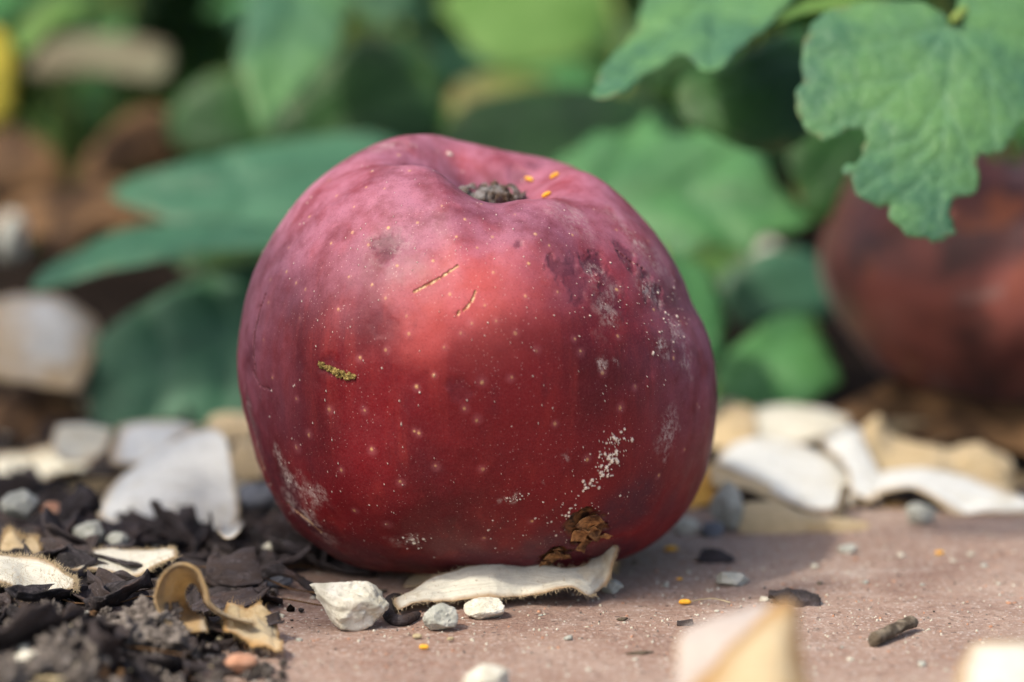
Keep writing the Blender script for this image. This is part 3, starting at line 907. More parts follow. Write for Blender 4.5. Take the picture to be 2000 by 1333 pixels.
# torn dry rind round the wound near the ground
def rind(pts, r, seed):
    rg = np.random.default_rng(seed)
    vs, fs = [], []
    for k, (px, py, s) in enumerate(pts):
        i = on_apple(px, py)
        e1 = np.cross(AN[i], A(0, 0, 1)); e1 /= np.linalg.norm(e1)
        e2 = np.cross(e1, AN[i])
        rot = rg.uniform(0, 6.28)
        g1, g2 = e1 * math.cos(rot) + e2 * math.sin(rot), -e1 * math.sin(rot) + e2 * math.cos(rot)
        ctrl = [[AW2[i] + g1 * (u * s) + g2 * (w * s * 0.7) + AN[i] * (0.015 + 0.34 * s * (u * u + 0.5 * w * w) * (1.4 if u > 0 else 0.7) + rg.uniform(-0.02, 0.05)) for u in (-1, -0.3, 0.4, 1)] for w in (-1, -0.2, 0.5, 1)]
        v, f, _ = sheet(ctrl, 12, 14, thick=0.02, edge_n=0.25, seed=seed + k)
        bb = sum(len(x) for x in vs)
        vs.append(v)
        fs.extend([[int(j) + bb for j in q_] for q_ in f])
    return np.concatenate(vs), fs
v, f = rind([(1150, 1022, 0.20), (1168, 1036, 0.16), (1135, 1046, 0.17), (1142, 1066, 0.13), (1180, 1048, 0.10), (1082, 1090, 0.17), (1070, 1102, 0.12), (1105, 1088, 0.09), (1158, 1040, 0.11), (1146, 1030, 0.09), (1090, 1080, 0.10)], 0.2, 61)
mk('torn_rind', v, f, M['rind'], parent=apple)

# orange grains lying in and beside the basin
GRAIN_V = None
def grain(c, direc, L, r, label, group, mat='grain'):
    direc = np.asarray(direc, float); direc /= np.linalg.norm(direc)
    ts = np.linspace(-1, 1, 9)
    pts = [c + direc * (t * L) + A(0, 0, 0.03 * L * math.cos(3 * t)) for t in ts]
    v, f = tube(pts, r * np.sqrt(np.maximum(1 - 0.88 * np.abs(ts) ** 3, 0.05)), 8)
    return tag(mk('orange_grain', v, f, M[mat]), label, 'grain', group)
for (px, py, dx, dz, lab) in [(1082, 344, 1, 0.2, 'orange grain resting highest on the apple top, right of the basin'),
                              (1034, 349, 0.7, -0.6, 'orange grain inside the apple basin beside the dark dried calyx'),
                              (1068, 380, 1, -0.25, 'orange grain at the front lip of the apple basin')]:
    i = on_apple(px, py)
    t = RGT * dx + UPV * dz
    t = t - AN[i] * (t @ AN[i])
    grain(AW2[i] + AN[i] * 0.035, t, 0.085, 0.036, lab, 'orange grains on the apple')

# ------------------------------------------------------------------ second apple
def old_apple():
    v, f = ICO[5]
    th = np.arctan2(v[:, 1], v[:, 0])
    rho = np.hypot(v[:, 0], v[:, 1])
    R = 3.55
    q = v * A(R, R, R * 0.86)
    q[:, 2] = q[:, 2] - np.where(v[:, 2] > 0, 1.3, -0.7) * np.exp(-(rho / 0.33) ** 2)
    q = q * (1 + 0.02 * np.cos(5 * th))[:, None]
    q[:, :2] *= (1 - 0.10 * smooth(-v[:, 2], 0.1, 1))[:, None]
    q = q + v * (0.16 * fbm(v * 1.8, 3, 77))[:, None]
    base = G(1915, 800, 0.25)
    a = math.radians(-12)
    q = np.stack([q[:, 0] * math.cos(a) - q[:, 2] * math.sin(a), q[:, 1], q[:, 0] * math.sin(a) + q[:, 2] * math.cos(a)], 1)
    c = A(base[0], base[1], 0.25 - q[:, 2].min())
    o = mk('apple', q + c, f, M['old_apple'], origin=(base[0], base[1], 0.25))
    tag(o, 'dull brownish red apple out of focus under the scalloped leaf', 'apple')
    top = c + A(math.sin(-a) * 1.9, 0, 1.5)
    v2, f2 = tube(catmull([top, top + A(0.1, 0.1, 0.5), top + A(0.35, 0.1, 1.1)], 8), [0.1, 0.09, 0.08, 0.08, 0.08, 0.09, 0.11, 0.13], 8)
    mk('stalk', v2, f2, M['wood'], parent=o)
    return o
old_apple()

# ------------------------------------------------------------------ plants
def leaf_plane(cx, cy, d, tilt, yaw):
    o = P(cx, cy, d)
    ct, st = math.cos(math.radians(tilt)), math.sin(math.radians(tilt))
    cy_, sy_ = math.cos(math.radians(yaw)), math.sin(math.radians(yaw))
    ax = RGT * cy_ + FWD * sy_
    ay = UPV * ct + FWD * st
    ay = ay - ax * (ay @ ax)
    ay /= np.linalg.norm(ay)
    return o, ax, ay
def px_leaf(parent, outline, d, mat, tilt=25, yaw=0, veins=(), cup=0.3, quilt=0.05, step=0.22, thick=0.035, serr=0.0, seed=0, ruf=0.12, name='leaf', stalk=None):
    ol = np.array(outline, float)
    c = ol.mean(0)
    o, ax, ay = leaf_plane(c[0], c[1], d, tilt, yaw)
    az = np.cross(ax, ay)
    def loc(p):
        r = ray(p[0], p[1])
        t = ((o - CAM) @ az) / (r @ az)
        q = CAM + r * t - o
        return (q @ ax, q @ ay)
    ol2 = [loc(p) for p in ol]
    vv = [[loc(p) for p in v] for v in veins]
    L = np.ptp(np.array(ol2), axis=0).max()
    def zf(p, dist, vd):
        z = -cup * ((p / (L / 2)) ** 2).sum(1) * 0.5
        z = z + ruf * fbm(np.stack([p[:, 0], p[:, 1], p[:, 0] * 0 + seed], 1) * 0.7, 3, seed)
        z = z + quilt * smooth(vd, 0, 0.35) * (vd < 5)
        return z
    v, f, at = blade(ol2, step, zf, thick, vv, o, ax, ay, serr, seed)
    m = mk(name, v, f, M[mat], parent=parent, attrs=at)
    if stalk is not None:
        a = CAM + ray(*stalk[0]) * (((o - CAM) @ az) / (ray(*stalk[0]) @ az))
        b = ORG[parent.name]
        mid = (a + b) / 2 + np.asarray(stalk[1], float)
        v, f = tube(catmull([a, a * 0.7 + mid * 0.3 + A(0, 0.2, 0.3), mid, b], 24), np.linspace(0.09, 0.16, 24), 8)
        mk('leaf_stalk', v, f, M['stem'], parent=parent)
    return m

def ground_at(px, d):
    p = P(px, 700, d)
    return A(p[0], p[1], float(soil_height(np.array([p[0]]), np.array([p[1]]))[0]))

# the plant whose scalloped leaf hangs over the second apple
pl = empty('leafy_plant', A(11.5, 11.0, 0.1))
tag(pl, 'green plant with the nibbled scalloped leaf hanging over the second apple', 'plant')
SC = [(1605, 22), (1591, 38), (1577, 70), (1570, 105), (1573, 147), (1559, 175), (1561, 203), (1573, 238), (1598, 259), (1612, 268), (1636, 261), (1664, 247), (1684, 248), (1694, 262),
      (1687, 291), (1685, 306), (1668, 320), (1649, 323), (1651, 340), (1667, 347), (1668, 368), (1692, 389), (1720, 399), (1737, 397), (1743, 420), (1769, 445), (1790, 457), (1808, 455),
      (1829, 464), (1850, 459), (1870, 446), (1864, 427), (1857, 403), (1874, 380), (1905, 370), (1915, 343), (1910, 305), (1920, 297), (1944, 298), (1972, 277), (1984, 255), (1998, 240),
      (2040, 215), (2075, 170), (2090, 110), (2080, 40), (2050, -20), (2000, -60), (1940, -70), (1895, -40), (1868, 20), (1862, 44), (1850, 20), (1810, -6), (1740, -12), (1660, -4)]
HUB = (1862, 46)
VEINS = [[HUB, (1850, 180), (1840, 320), (1830, 450)], [HUB, (1790, 140), (1720, 210), (1600, 250)], [HUB, (1740, 80), (1590, 110)], [HUB, (1930, 140), (1990, 235)], [HUB, (1980, 60), (2080, 80)],
         [(1850, 180), (1790, 270), (1700, 300)], [(1848, 220), (1890, 290), (1905, 350)], [(1790, 140), (1740, 160), (1640, 170)], [(1842, 300), (1790, 360), (1740, 400)],
         [(1845, 260), (1770, 320), (1680, 370)], [(1930, 140), (1940, 220), (1945, 290)], [(1720, 210), (1690, 240)]]
px_leaf(pl, SC, 49.3, 'scallop', 24, 8, VEINS, 0.5, 0.012, 0.07, 0.022, seed=3, ruf=0.16, serr=0.045, stalk=((1862, 40), (1.0, 1, 4.5)))
px_leaf(pl, [(1155, 185), (1165, 160), (1180, 130), (1230, 80), (1245, 50), (1258, -10), (1290, -80), (1420, -130), (1545, -90), (1555, -20), (1530, 20), (1500, 60), (1470, 85), (1440, 110), (1410, 138),
             (1372, 141), (1352, 125), (1330, 112), (1300, 128), (1260, 150), (1220, 180), (1180, 193)], 51.5, 'scallop', 62, -14,
        [[(1420, -60), (1330, 60), (1170, 180)], [(1400, -30), (1400, 60), (1390, 130)], [(1330, 60), (1260, 60)], [(1360, 20), (1480, 40)]], 0.5, 0.1, 0.13, 0.035, serr=0.05, seed=5, ruf=0.2,
        stalk=((1500, -80), (0.5, 2, 4)))
px_leaf(pl, [(1330, 150), (1420, 120), (1520, 60), (1590, 40), (1620, 120), (1590, 250), (1500, 290), (1400, 260), (1340, 220)], 56.5, 'deep', 30, 10, [[(1600, 80), (1360, 200)]], 0.4, 0.06, 0.25, seed=6,
        stalk=((1600, 80), (1, 1, 3)))
px_leaf(pl, [(1540, 240), (1620, 200), (1710, 210), (1740, 290), (1700, 380), (1620, 430), (1560, 380)], 60, 'deep', 15, 10, [[(1700, 220), (1570, 380)]], 0.4, 0.08, 0.25, seed=7)
px_leaf(pl, [(1440, 20), (1560, -2), (1700, -30), (1760, -10), (1700, 8), (1590, 22), (1500, 42)], 53, 'fresh', 70, 0, [], 0.2, 0.02, 0.25, seed=8)

# the plant straight behind the apple
pl = empty('leafy_plant', ground_at(1250, 70))
tag(pl, 'broad leaved plant rising right behind the large red apple', 'plant')
px_leaf(pl, [(1020, 350), (1100, 300), (1160, 262), (1166, 256), (1215, 262), (1262, 222), (1270, 220), (1300, 258), (1345, 268), (1400, 236), (1452, 232), (1478, 256), (1484, 262), (1490, 300), (1508, 350), (1545, 392), (1598, 416), (1602, 421), (1560, 448), (1500, 458), (1470, 486), (1462, 490), (1400, 480), (1340, 508), (1330, 512), (1260, 496), (1200, 530), (1080, 510), (960, 440)], 61, 'leaf', 36, -6,
        [[(1000, 430), (1150, 400), (1320, 385), (1590, 421)], [(1150, 400), (1265, 235)], [(1300, 388), (1440, 300), (1470, 265)], [(1200, 396), (1320, 505)], [(1350, 388), (1460, 485)]], 0.6, 0.16, 0.22, seed=11, stalk=((1000, 430), (0, 1, 1)), serr=0.08)
px_leaf(pl, [(860, 280), (900, 210), (1000, 180), (1120, 170), (1260, 190), (1340, 230), (1330, 330), (1200, 380), (1000, 380), (880, 340)], 66, 'deep', 20, 0, [[(860, 300), (1330, 260)]], 0.5, 0.1, 0.3, seed=12)
px_leaf(pl, [(1280, 500), (1350, 500), (1395, 530), (1415, 600), (1412, 690), (1395, 760), (1360, 800), (1300, 760), (1270, 620)], 57, 'leaf', 30, 25, [[(1340, 510), (1360, 790)]], 0.5, 0.08, 0.24, seed=13, stalk=((1300, 510), (0, 1, 0.5)))
px_leaf(pl, [(1380, 772), (1386, 762), (1410, 700), (1462, 655), (1468, 650), (1530, 595), (1588, 588), (1600, 592), (1618, 660), (1644, 735), (1640, 745), (1600, 770), (1545, 802), (1480, 800), (1410, 790)], 59.5, 'leaf', 42, 8,
        [[(1400, 770), (1500, 690), (1610, 640)], [(1500, 690), (1540, 610)], [(1480, 710), (1560, 780)]], 0.6, 0.12, 0.24, seed=14, serr=0.06, stalk=((1400, 770), (0, 1, 0.5)))
px_leaf(pl, [(1400, 560), (1440, 510), (1540, 480), (1620, 520), (1640, 600), (1560, 640), (1450, 640)], 65, 'teal', 20, 10, [[(1400, 600), (1620, 550)]], 0.4, 0.1, 0.3, seed=15)
px_leaf(pl, [(880, -40), (900, 60), (960, 120), (1060, 128), (1150, 100), (1190, 40), (1180, -60)], 74, 'fresh', 45, 6, [[(880, 0), (1180, 60)]], 0.5, 0.1, 0.3, seed=17, stalk=((1190, -20), (0, 2, 2)))
px_leaf(pl, [(880, 210), (900, 160), (1000, 140), (1080, 160), (1060, 220), (960, 240)], 72, 'yellowish', 55, 0, [[(890, 190), (1070, 190)]], 0.3, 0.1, 0.3, seed=18)
px_leaf(pl, [(1280, 500), (1340, 470), (1420, 470), (1460, 500), (1400, 550), (1330, 540)], 66, 'fresh', 60, 0, [], 0.2, 0.05, 0.3, seed=16)

# the plant left of centre with the pale pointed leaf
pl = empty('leafy_plant', ground_at(720, 76))
tag(pl, 'plant with a pale pointed leaf hanging down above the apple shoulder', 'plant')
px_leaf(pl, [(490, -60), (482, 40), (466, 95), (458, 118), (478, 170), (500, 230), (516, 248), (522, 248), (535, 236), (572, 200), (612, 160), (650, 115), (672, 60), (692, -60), (600, -110)], 64, 'scallop', 40, 14,
        [[(600, -80), (560, 80), (515, 240)], [(570, 60), (480, 120)], [(570, 40), (650, 90)]], 0.5, 0.1, 0.24, seed=21, stalk=((600, -90), (0, 2, 4)))
px_leaf(pl, [(680, -60), (695, 20), (720, 48), (750, 52), (780, 35), (812, -10), (800, -80)], 63, 'scallop', 35, -10, [[(750, -70), (740, 50)]], 0.3, 0.08, 0.24, seed=22, stalk=((750, -60), (0, 2, 4)))
px_leaf(pl, [(500, 260), (560, 200), (640, 120), (720, 60), (800, 70), (855, 130), (870, 220), (820, 320), (700, 360), (560, 350)], 68, 'deep', 4, 0, [[(830, 150), (540, 300)]], 0.5, 0.1, 0.3, seed=23, stalk=((830, 150), (0, 1, 2)))
px_leaf(pl, [(330, 220), (400, 150), (500, 140), (580, 200), (560, 290), (440, 310), (350, 290)], 71, 'deep', 10, 10, [[(340, 250), (570, 230)]], 0.4, 0.1, 0.3, seed=24)

# the low plant at the left
pl = empty('leafy_plant', ground_at(560, 70))
tag(pl, 'low plant with blue green leaves spreading left of the large apple', 'plant')
px_leaf(pl, [(215, 362), (330, 325), (450, 298), (600, 268), (740, 250), (810, 300), (760, 420), (620, 480), (520, 475), (400, 450), (300, 420)], 61.5, 'teal', 48, 4,
        [[(780, 320), (500, 370), (230, 362)], [(500, 370), (420, 310)], [(500, 370), (450, 450)]], 0.6, 0.12, 0.26, seed=31, stalk=((780, 320), (0, 1, 0)))
px_leaf(pl, [(58, 548), (90, 520), (150, 490), (235, 455), (380, 432), (520, 430), (600, 440), (560, 470), (450, 488), (380, 502), (300, 522), (180, 540), (90, 558)], 59, 'teal', 60, -5,
        [[(580, 450), (300, 480), (70, 548)]], 0.5, 0.1, 0.26, seed=32, stalk=((590, 450), (0, 1, 0.5)))
px_leaf(pl, [(176, 668), (184, 662), (240, 622), (350, 562), (478, 512), (486, 512), (600, 500), (680, 600), (660, 760), (560, 850), (420, 850), (300, 858), (192, 852), (184, 846), (172, 760)], 60.5, 'teal', 22, 6,
        [[(620, 560), (400, 680), (180, 760)], [(450, 650), (420, 560)], [(450, 650), (440, 800)], [(330, 710), (300, 620)], [(330, 710), (300, 820)]], 0.7, 0.14, 0.26, seed=33, stalk=((620, 540), (0, 1, 0.5)))
px_leaf(pl, [(400, 500), (450, 470), (530, 455), (600, 470), (560, 520), (470, 530)], 63, 'fresh', 55, 0, [], 0.2, 0.05, 0.26, seed=34)
px_leaf(pl, [(330, 480), (400, 470), (460, 480), (430, 520), (360, 525)], 64, 'deep', 55, 0, [], 0.2, 0.05, 0.26, seed=35)

# unseen plants added beside the view, leaves set along the sun ray for shade
def shade_leaf(parent, target, t, L, W, turn, seed, mat='leaf'):
    c = np.asarray(target, float) + SUN * t
    u = np.cross(SUN, A(0, 1, 0.2)); u /= np.linalg.norm(u)
    w = np.cross(SUN, u)
    d = u * math.cos(math.radians(turn)) + w * math.sin(math.radians(turn))
    e = np.cross(SUN, d)
    s_ = np.linspace(0, 1, 10)
    wd = W / 2 * np.sin(math.pi * s_ ** 0.85) ** 0.7 + 0.03
    rows = [[c + d * (q - 0.5) * L + e * k * w_ + SUN * (0.12 * abs(k) * w_ - 0.25 * L * (q - 0.4) ** 2) for q, w_ in zip(s_, wd)] for k in (-1, -0.5, 0, 0.5, 1)]
    v, f, at = sheet(rows, 20, 40, thick=0.04, rough=0.12, rfreq=0.7, edge_n=0.25, seed=seed)
    a = np.abs(np.repeat(np.linspace(-1, 1, 20), 40)) * W / 2
    at['vein'] = np.concatenate([a, a])
    mk('leaf', v, f, M[mat], parent=parent, attrs=at)
    st = c - d * 0.5 * L
    b = ORG[parent.name]
    v, f = tube(catmull([b, A(b[0] + (0.6 if b[0] < 0 else -0.6), b[1], 9), A(b[0] * 0.8 + st[0] * 0.2, (b[1] + st[1]) / 2, 15.5), (b + st) / 2 * A(1, 1, 0) + A(0, 0, max(16, st[2] + 1)), st], 34), np.linspace(0.2, 0.09, 34), 8)
    mk('leaf_stalk', v, f, M['stem'], parent=parent)
pl = empty('added_shade_plant', A(-15.5, 1.0, 0.2))
tag(pl, 'unseen leafy plant added at the left, its leaves placed to shade apple and bark', 'plant')
i_ = on_apple(585, 790)
shade_leaf(pl, AW2[i_] + A(-1.1, 0.3, 0.3), 15, 7.0, 3.2, 84, 901)
i_ = on_apple(1130, 805)
shade_leaf(pl, AW2[i_], 11, 4.0, 1.1, 2, 907)
shade_leaf(pl, G(330, 1000, 0.9) + A(-0.2, 1.4, 0.6), 17, 6.5, 3.6, 15, 902)
shade_leaf(pl, A(-10.5, 13, 1.5), 18, 6, 4.5, 30, 904)
shade_leaf(pl, A(2.0, 19.5, 5.5), 20, 8.5, 4.2, 8, 906)
shade_leaf(pl, G(120, 900, 0.9) + A(0, 1.0, 0.5), 18, 7.5, 5.0, 20, 903)
shade_leaf(pl, A(-11.5, 15, 2.5), 20, 8, 5.5, 70, 905)
pl = empty('added_shade_plant', A(17.0, 4.0, 0.2))  # added only for the shade on second apple and back of the paving
tag(pl, 'unseen leafy plant added at the right, its leaves placed to shade the second apple', 'plant')
shade_leaf(pl, A(13.4, 14.2, 2.6), 12, 7.0, 5.0, 200, 911)
shade_leaf(pl, A(9.8, 3.2, 0.0), 17, 5.0, 1.8, 184, 912)

# generic elliptical leaf plants further back
def gen_plant(base, leaves, mats, label, seed, size=(3, 6), height=(3, 10), spread=5, group=None):
    rg = np.random.default_rng(seed)
    pl = empty('leafy_plant', base)
    tag(pl, label, 'plant', group)
    for k in range(leaves):
        L, W = rg.uniform(*size), 0
        W = L * rg.uniform(0.45, 0.7)
        a = rg.uniform(0, 2 * math.pi)
        c = base + A(math.cos(a) * rg.uniform(0.2, 1) * spread, math.sin(a) * rg.uniform(0.2, 1) * spread, rg.uniform(*height))
        dirv = c - base
        dirv[2] *= 0.2
        dirv += A(0, -2.0, -rg.uniform(0, 2.5))
        dirv /= np.linalg.norm(dirv)
        side = np.cross(dirv, A(rg.normal(0, 0.3), rg.normal(0, 0.3), 1))
        side /= np.linalg.norm(side)
        s = np.linspace(0, 1, 9)
        w = W / 2 * np.sin(math.pi * s ** 0.8) ** 0.8 + 0.02
        up = np.cross(side, dirv)
        rows = []
        for u in (-1, -0.5, 0, 0.5, 1):
            rows.append([c + dirv * (t - 0.5) * L + side * u * w_ + up * (0.10 * L * abs(u) * w_ / W * 2 - 0.35 * L * (t - 0.3) ** 2) for t, w_ in zip(s, w)])
        v, f, at = sheet(rows, 14, 22, thick=0.04, rough=0.08, rfreq=0.8, seed=seed * 13 + k)
        at['vein'] = np.abs(np.repeat(np.linspace(-1, 1, 14), 22).reshape(14, 22)).ravel()
        at['vein'] = np.concatenate([at['vein'], at['vein']]) * W / 2
        mk('leaf', v, f, M[mats[int(rg.integers(len(mats)))]], parent=pl, attrs=at)
        st = c - dirv * 0.5 * L
        v, f = tube(catmull([base, (base + st) / 2 + A(0, 0.4, 0.6), st], 14), np.linspace(0.15, 0.08, 14), 6)
        mk('leaf_stalk', v, f, M['stem'], parent=pl)
    return pl
far = [(950, 84, 9, ('fresh', 'leaf', 'deep'), 'sunny yellow green plant beyond the middle of the bed'),
       (250, 96, 8, ('fresh', 'deep', 'leaf'), 'blurred bright green plant in the upper left distance'),
       (110, 86, 6, ('leaf', 'deep'), 'dark green plant behind the brown withered leaves'),
       (1400, 86, 9, ('deep', 'leaf'), 'blurred dark green plant behind the hanging pale leaf pair'),
       (1750, 78, 9, ('deep', 'leaf'), 'dark plant in the shade behind the second apple'),
       (680, 92, 8, ('deep', 'teal'), 'dim plant behind the pale pointed leaf'),
       (1950, 92, 8, ('deep', 'leaf'), 'blurred plant at the far right edge'),
       (1150, 100, 9, ('fresh', 'leaf'), 'light green plant far behind the red apple')]
for i, (px, d, n, mats, lab) in enumerate(far):
    b = ground_at(px, d)
    gen_plant(b, n + 4, mats, lab, 50 + i, (3.5, 6.5), (1.5, 11), 5.5)
# far mass of leaves nobody could count
def undergrowth():
    rg = np.random.default_rng(90)
    vs, fs, ed, ve = [], [], [], []
    b = 0
    for k in range(7000):
        y = rg.uniform(58, 240)
        x = rg.uniform(-0.42, 0.42) * (y + 50)
        z = rg.uniform(0, 1) ** 1.5 * (30 + (y - 58) * 0.75)
        L = rg.uniform(3, 7) * (1 + z / 60)
        d = rg.normal(0, 1, 3) + A(0, -0.6, -0.5)
        d /= np.linalg.norm(d)
        s = np.cross(d, rg.normal(0, 0.4, 3) + A(0, 0, 1))
        s /= np.linalg.norm(s)
        up = np.cross(s, d)
        c = A(x, y, z)
        q = []
        for t, w in ((-0.5, 0.02), (-0.25, 0.22), (0.1, 0.26), (0.35, 0.14), (0.5, 0.01)):
            for u in (-1, 0, 1):
                q.append(c + d * t * L + s * u * w * L + up * (abs(u) * w * 0.35 - t * t * 0.4) * L)
        vs += q
        for i in range(4):
            for j in range(2):
                a = b + i * 3 + j
                fs.append([a, a + 1, a + 4, a + 3])
        ve += [1, 0.0, 1] * 5
        b += 15
    at = dict(edge=np.zeros(len(vs)), vein=np.array(ve, float))
    o = mk('undergrowth', np.array(vs), fs, M['deep'], attrs=at, origin=(0, 60, 0))
    o.data.materials.append(M['fresh'])
    o.data.materials.append(M['leaf'])
    pick = np.repeat(rg.choice([0, 0, 0, 1, 2], 7000), 8).astype(np.int32)
    o.data.polygons.foreach_set('material_index', pick)
    tag(o, 'far blurred mass of green leaves behind the plants', kind='stuff')
undergrowth()

# withered brown leaves and stalks at the upper left
def px_thing(name, label, cat, outline, d, mat, tilt=30, yaw=0, cup=0.6, step=0.3, seed=0, group=None, ruf=0.3, thick=0.05, drop=None):
    ol = np.array(outline, float)
    c = ol.mean(0)
    o, ax, ay = leaf_plane(c[0], c[1], d, tilt, yaw)
    az = np.cross(ax, ay)
    def loc(p):
        r = ray(p[0], p[1])
        t = ((o - CAM) @ az) / (r @ az)
        q = CAM + r * t - o
        return (q @ ax, q @ ay)
    ol2 = [loc(p) for p in ol]
    L = np.ptp(np.array(ol2), axis=0).max()
    def zf(p, dist, vd):
        return -cup * ((p / (L / 2)) ** 2).sum(1) * 0.5 + ruf * fbm(np.stack([p[:, 0], p[:, 1], p[:, 0] * 0 + seed], 1) * 0.8, 3, seed)
    v, f, at = blade(ol2, step, zf, thick, [], o, ax, ay, 0.0, seed)
    at['along'] = at['under'] * 0
    return tag(mk(name, v, f, M[mat], attrs=at), label, cat, group)
DG = 'withered leaves in the bed'
px_thing('withered_leaf', 'orange brown curled withered leaf at the upper left', 'dead leaf', [(150, 330), (200, 260), (260, 210), (310, 190), (350, 220), (370, 290), (330, 320), (250, 330), (190, 370)], 72, 'dead', 20, 15, 1.2, 0.35, 41, DG)
px_thing('withered_leaf', 'long brown withered leaf lying low behind the blue green leaves', 'dead leaf', [(-40, 410), (60, 370), (150, 340), (260, 330), (330, 400), (280, 430), (150, 440), (40, 450)], 69, 'dead', 60, 0, 0.9, 0.35, 42, DG)
px_thing('withered_leaf', 'dark brown withered leaf at the left edge', 'dead leaf', [(-60, 260), (20, 235), (80, 270), (120, 330), (60, 360), (-60, 350)], 74, 'dead', 30, -10, 0.9, 0.35, 43, DG)
px_thing('withered_leaf', 'small brown withered leaf above the long blue green leaf', 'dead leaf', [(90, 470), (110, 430), (180, 410), (300, 395), (310, 420), (200, 440), (150, 480)], 66, 'dead', 50, 0, 0.5, 0.3, 44, DG)
px_thing('withered_leaf', 'broad brown withered leaf under the second apple', 'dead leaf', [(1730, 800), (1760, 750), (1850, 722), (1960, 710), (2080, 715), (2080, 850), (1980, 865), (1850, 850), (1760, 840)], 58.5, 'dead', 55, 0, 0.8, 0.25, 45, DG)
px_thing('withered_leaf', 'narrow brown withered leaf leaning on the second apple base', 'dead leaf', [(1610, 805), (1680, 775), (1730, 745), (1765, 728), (1760, 770), (1720, 815), (1640, 835)], 58.0, 'dead', 40, 10, 0.3, 0.2, 46, DG)
px_thing('withered_leaf', 'brown withered leaf under the blurred white petal at the left edge', 'dead leaf', [(-30, 780), (40, 730), (110, 720), (160, 790), (130, 850), (40, 870), (-30, 850)], 60, 'dead', 35, 0, 0.9, 0.25, 47, DG)
px_thing('yellow_leaf', 'bright yellow leaf at the upper left edge', 'leaf', [(-50, 60), (0, 45), (28, 90), (34, 160), (22, 225), (-5, 245), (-50, 220)], 68, 'yellow', 20, 20, 0.5, 0.3, 48)
px_thing('leaf', 'olive green strip leaf above the pale stalk', 'leaf', [(20, 60), (60, 25), (140, -10), (200, -20), (150, 30), (90, 65), (50, 90)], 70, 'fresh', 40, 0, 0.3, 0.3, 49)
px_thing('withered_leaf', 'pale dry blade lying across the upper left', 'dead leaf', [(55, 140), (70, 110), (120, 72), (210, 68), (318, 84), (334, 112), (326, 146), (300, 158), (190, 142), (90, 150)], 75, 'blade', 35, 6, 0.04, 0.3, 50, None, 0.1)
v, f = stone(P(1495, 510, 72), A(0.55, 0.5, 0.62), 801, 4)
tag(mk('pebble', v, f, M['pale_stone']), 'blurred pale stone among the leaves left of the second apple', 'stone')
v, f = stone(P(20, 460, 68), A(0.45, 0.4, 0.7), 802, 4)
tag(mk('pebble', v, f, M['grey_stone']), 'blurred grey stone at the left edge below the withered leaves', 'stone')

# ------------------------------------------------------------------ petals
PG = 'dry fallen petals on the ground'
def petal(ctrl, mat, label, nu=36, nv=60, group=PG, name='dried_petal', **k):
    k['thick'] = 0.5 * k.get('thick', 0.035)
    k.setdefault('rough', 0.07)
    k.setdefault('rfreq', 1.7)
    k.setdefault('edge_n', 0.28)
    flip = k.pop('flip', None)
    v, f, at = sheet(ctrl, nu, nv, **k)
    S = v[:nu * nv].reshape(nu, nv, 3)
    N = np.cross(np.gradient(S, axis=0), np.gradient(S, axis=1))
    if flip if flip is not None else (N * (CAM - S)).sum() < 0: at['under'] = 1 - at['under']
    v[:, 2] += max(0.0, 0.015 - v[:, 2].min()) if k.get('down') is None else 0
    return tag(mk(name, v, f, M[mat], attrs=at), label, 'petal', group)
def row_g(pts, z=0.02): return [G(x, y, z) for x, y in pts]
def row_y(pts, ys): return [Y(p[0], p[1], y) for p, y in zip(pts, ys)]

# the sharp one lying in front of the apple
low_px = [(776, 1203), (835, 1193), (900, 1190), (965, 1188), (1020, 1182), (1070, 1172), (1115, 1165), (1150, 1181), (1180, 1160), (1200, 1115), (1206, 1090)]
low = [G(x, y, 0.03) for x, y in low_px]
zl = [0, 0, 0, 0, 0, 0.12, 0.18, 0.02, 0.1, 0.45, 0.65]
low = [G(x, y, 0.03 + z) for (x, y), z in zip(low_px, zl)]
mid_px = [(769, 1198), (832, 1174), (900, 1160), (965, 1150), (1025, 1150), (1075, 1152), (1120, 1150), (1155, 1148), (1180, 1120), (1190, 1090), (1195, 1075)]
up_px = [(772, 1188), (828, 1152), (890, 1128), (960, 1114), (1020, 1116), (1075, 1124), (1122, 1129), (1148, 1120), (1162, 1092), (1164, 1068), (1172, 1057)]
mid2_px = [((a[0] + b[0]) / 2, (a[1] + b[1]) / 2 - 3) for a, b in zip(mid_px, up_px)]
r0 = low
r1 = row_y(mid_px, [p[1] + 0.28 for p in low])
r2 = row_y(mid2_px, [p[1] + 0.52 for p in low])
r3 = row_y(up_px, [p[1] + 0.72 for p in low])
petal([r0, r1, r2, r3], 'petal', 'sharp cream felted petal lying in front of the large apple', 44, 110, thick=0.045, edge_w=0.09, edge_n=0.22, rough=0.10, rfreq=1.9, hair=1000, hair_len=0.065, seed=3)
# its brown curled tip behind
tip = [[Y(1166, 1064, -1.15), Y(1184, 1068, -1.0), Y(1203, 1082, -0.95)], [Y(1172, 1078, -1.05), Y(1192, 1086, -0.85), Y(1211, 1098, -0.85)], [Y(1178, 1098, -1.0), Y(1194, 1108, -0.8), Y(1204, 1112, -0.8)], [Y(1186, 1112, -1.0), Y(1198, 1118, -0.9), Y(1206, 1116, -0.9)]]
petal(tip, 'tan', 'small curled brown petal behind the upright tip of the sharp cream petal', 24, 24, thick=0.03, hair=120, hair_len=0.07, seed=4, edge_n=0.2)
petal([[G(1085, 1128, 0.05), G(1120, 1122, 0.12), G(1165, 1120, 0.1)], [Y(1080, 1122, 0.1), Y(1120, 1108, 0.1), Y(1160, 1104, 0.1)]], 'tan', 'flat tan petal wedged between apple base and cream petal', 14, 30, seed=5, hair=60, hair_len=0.06)
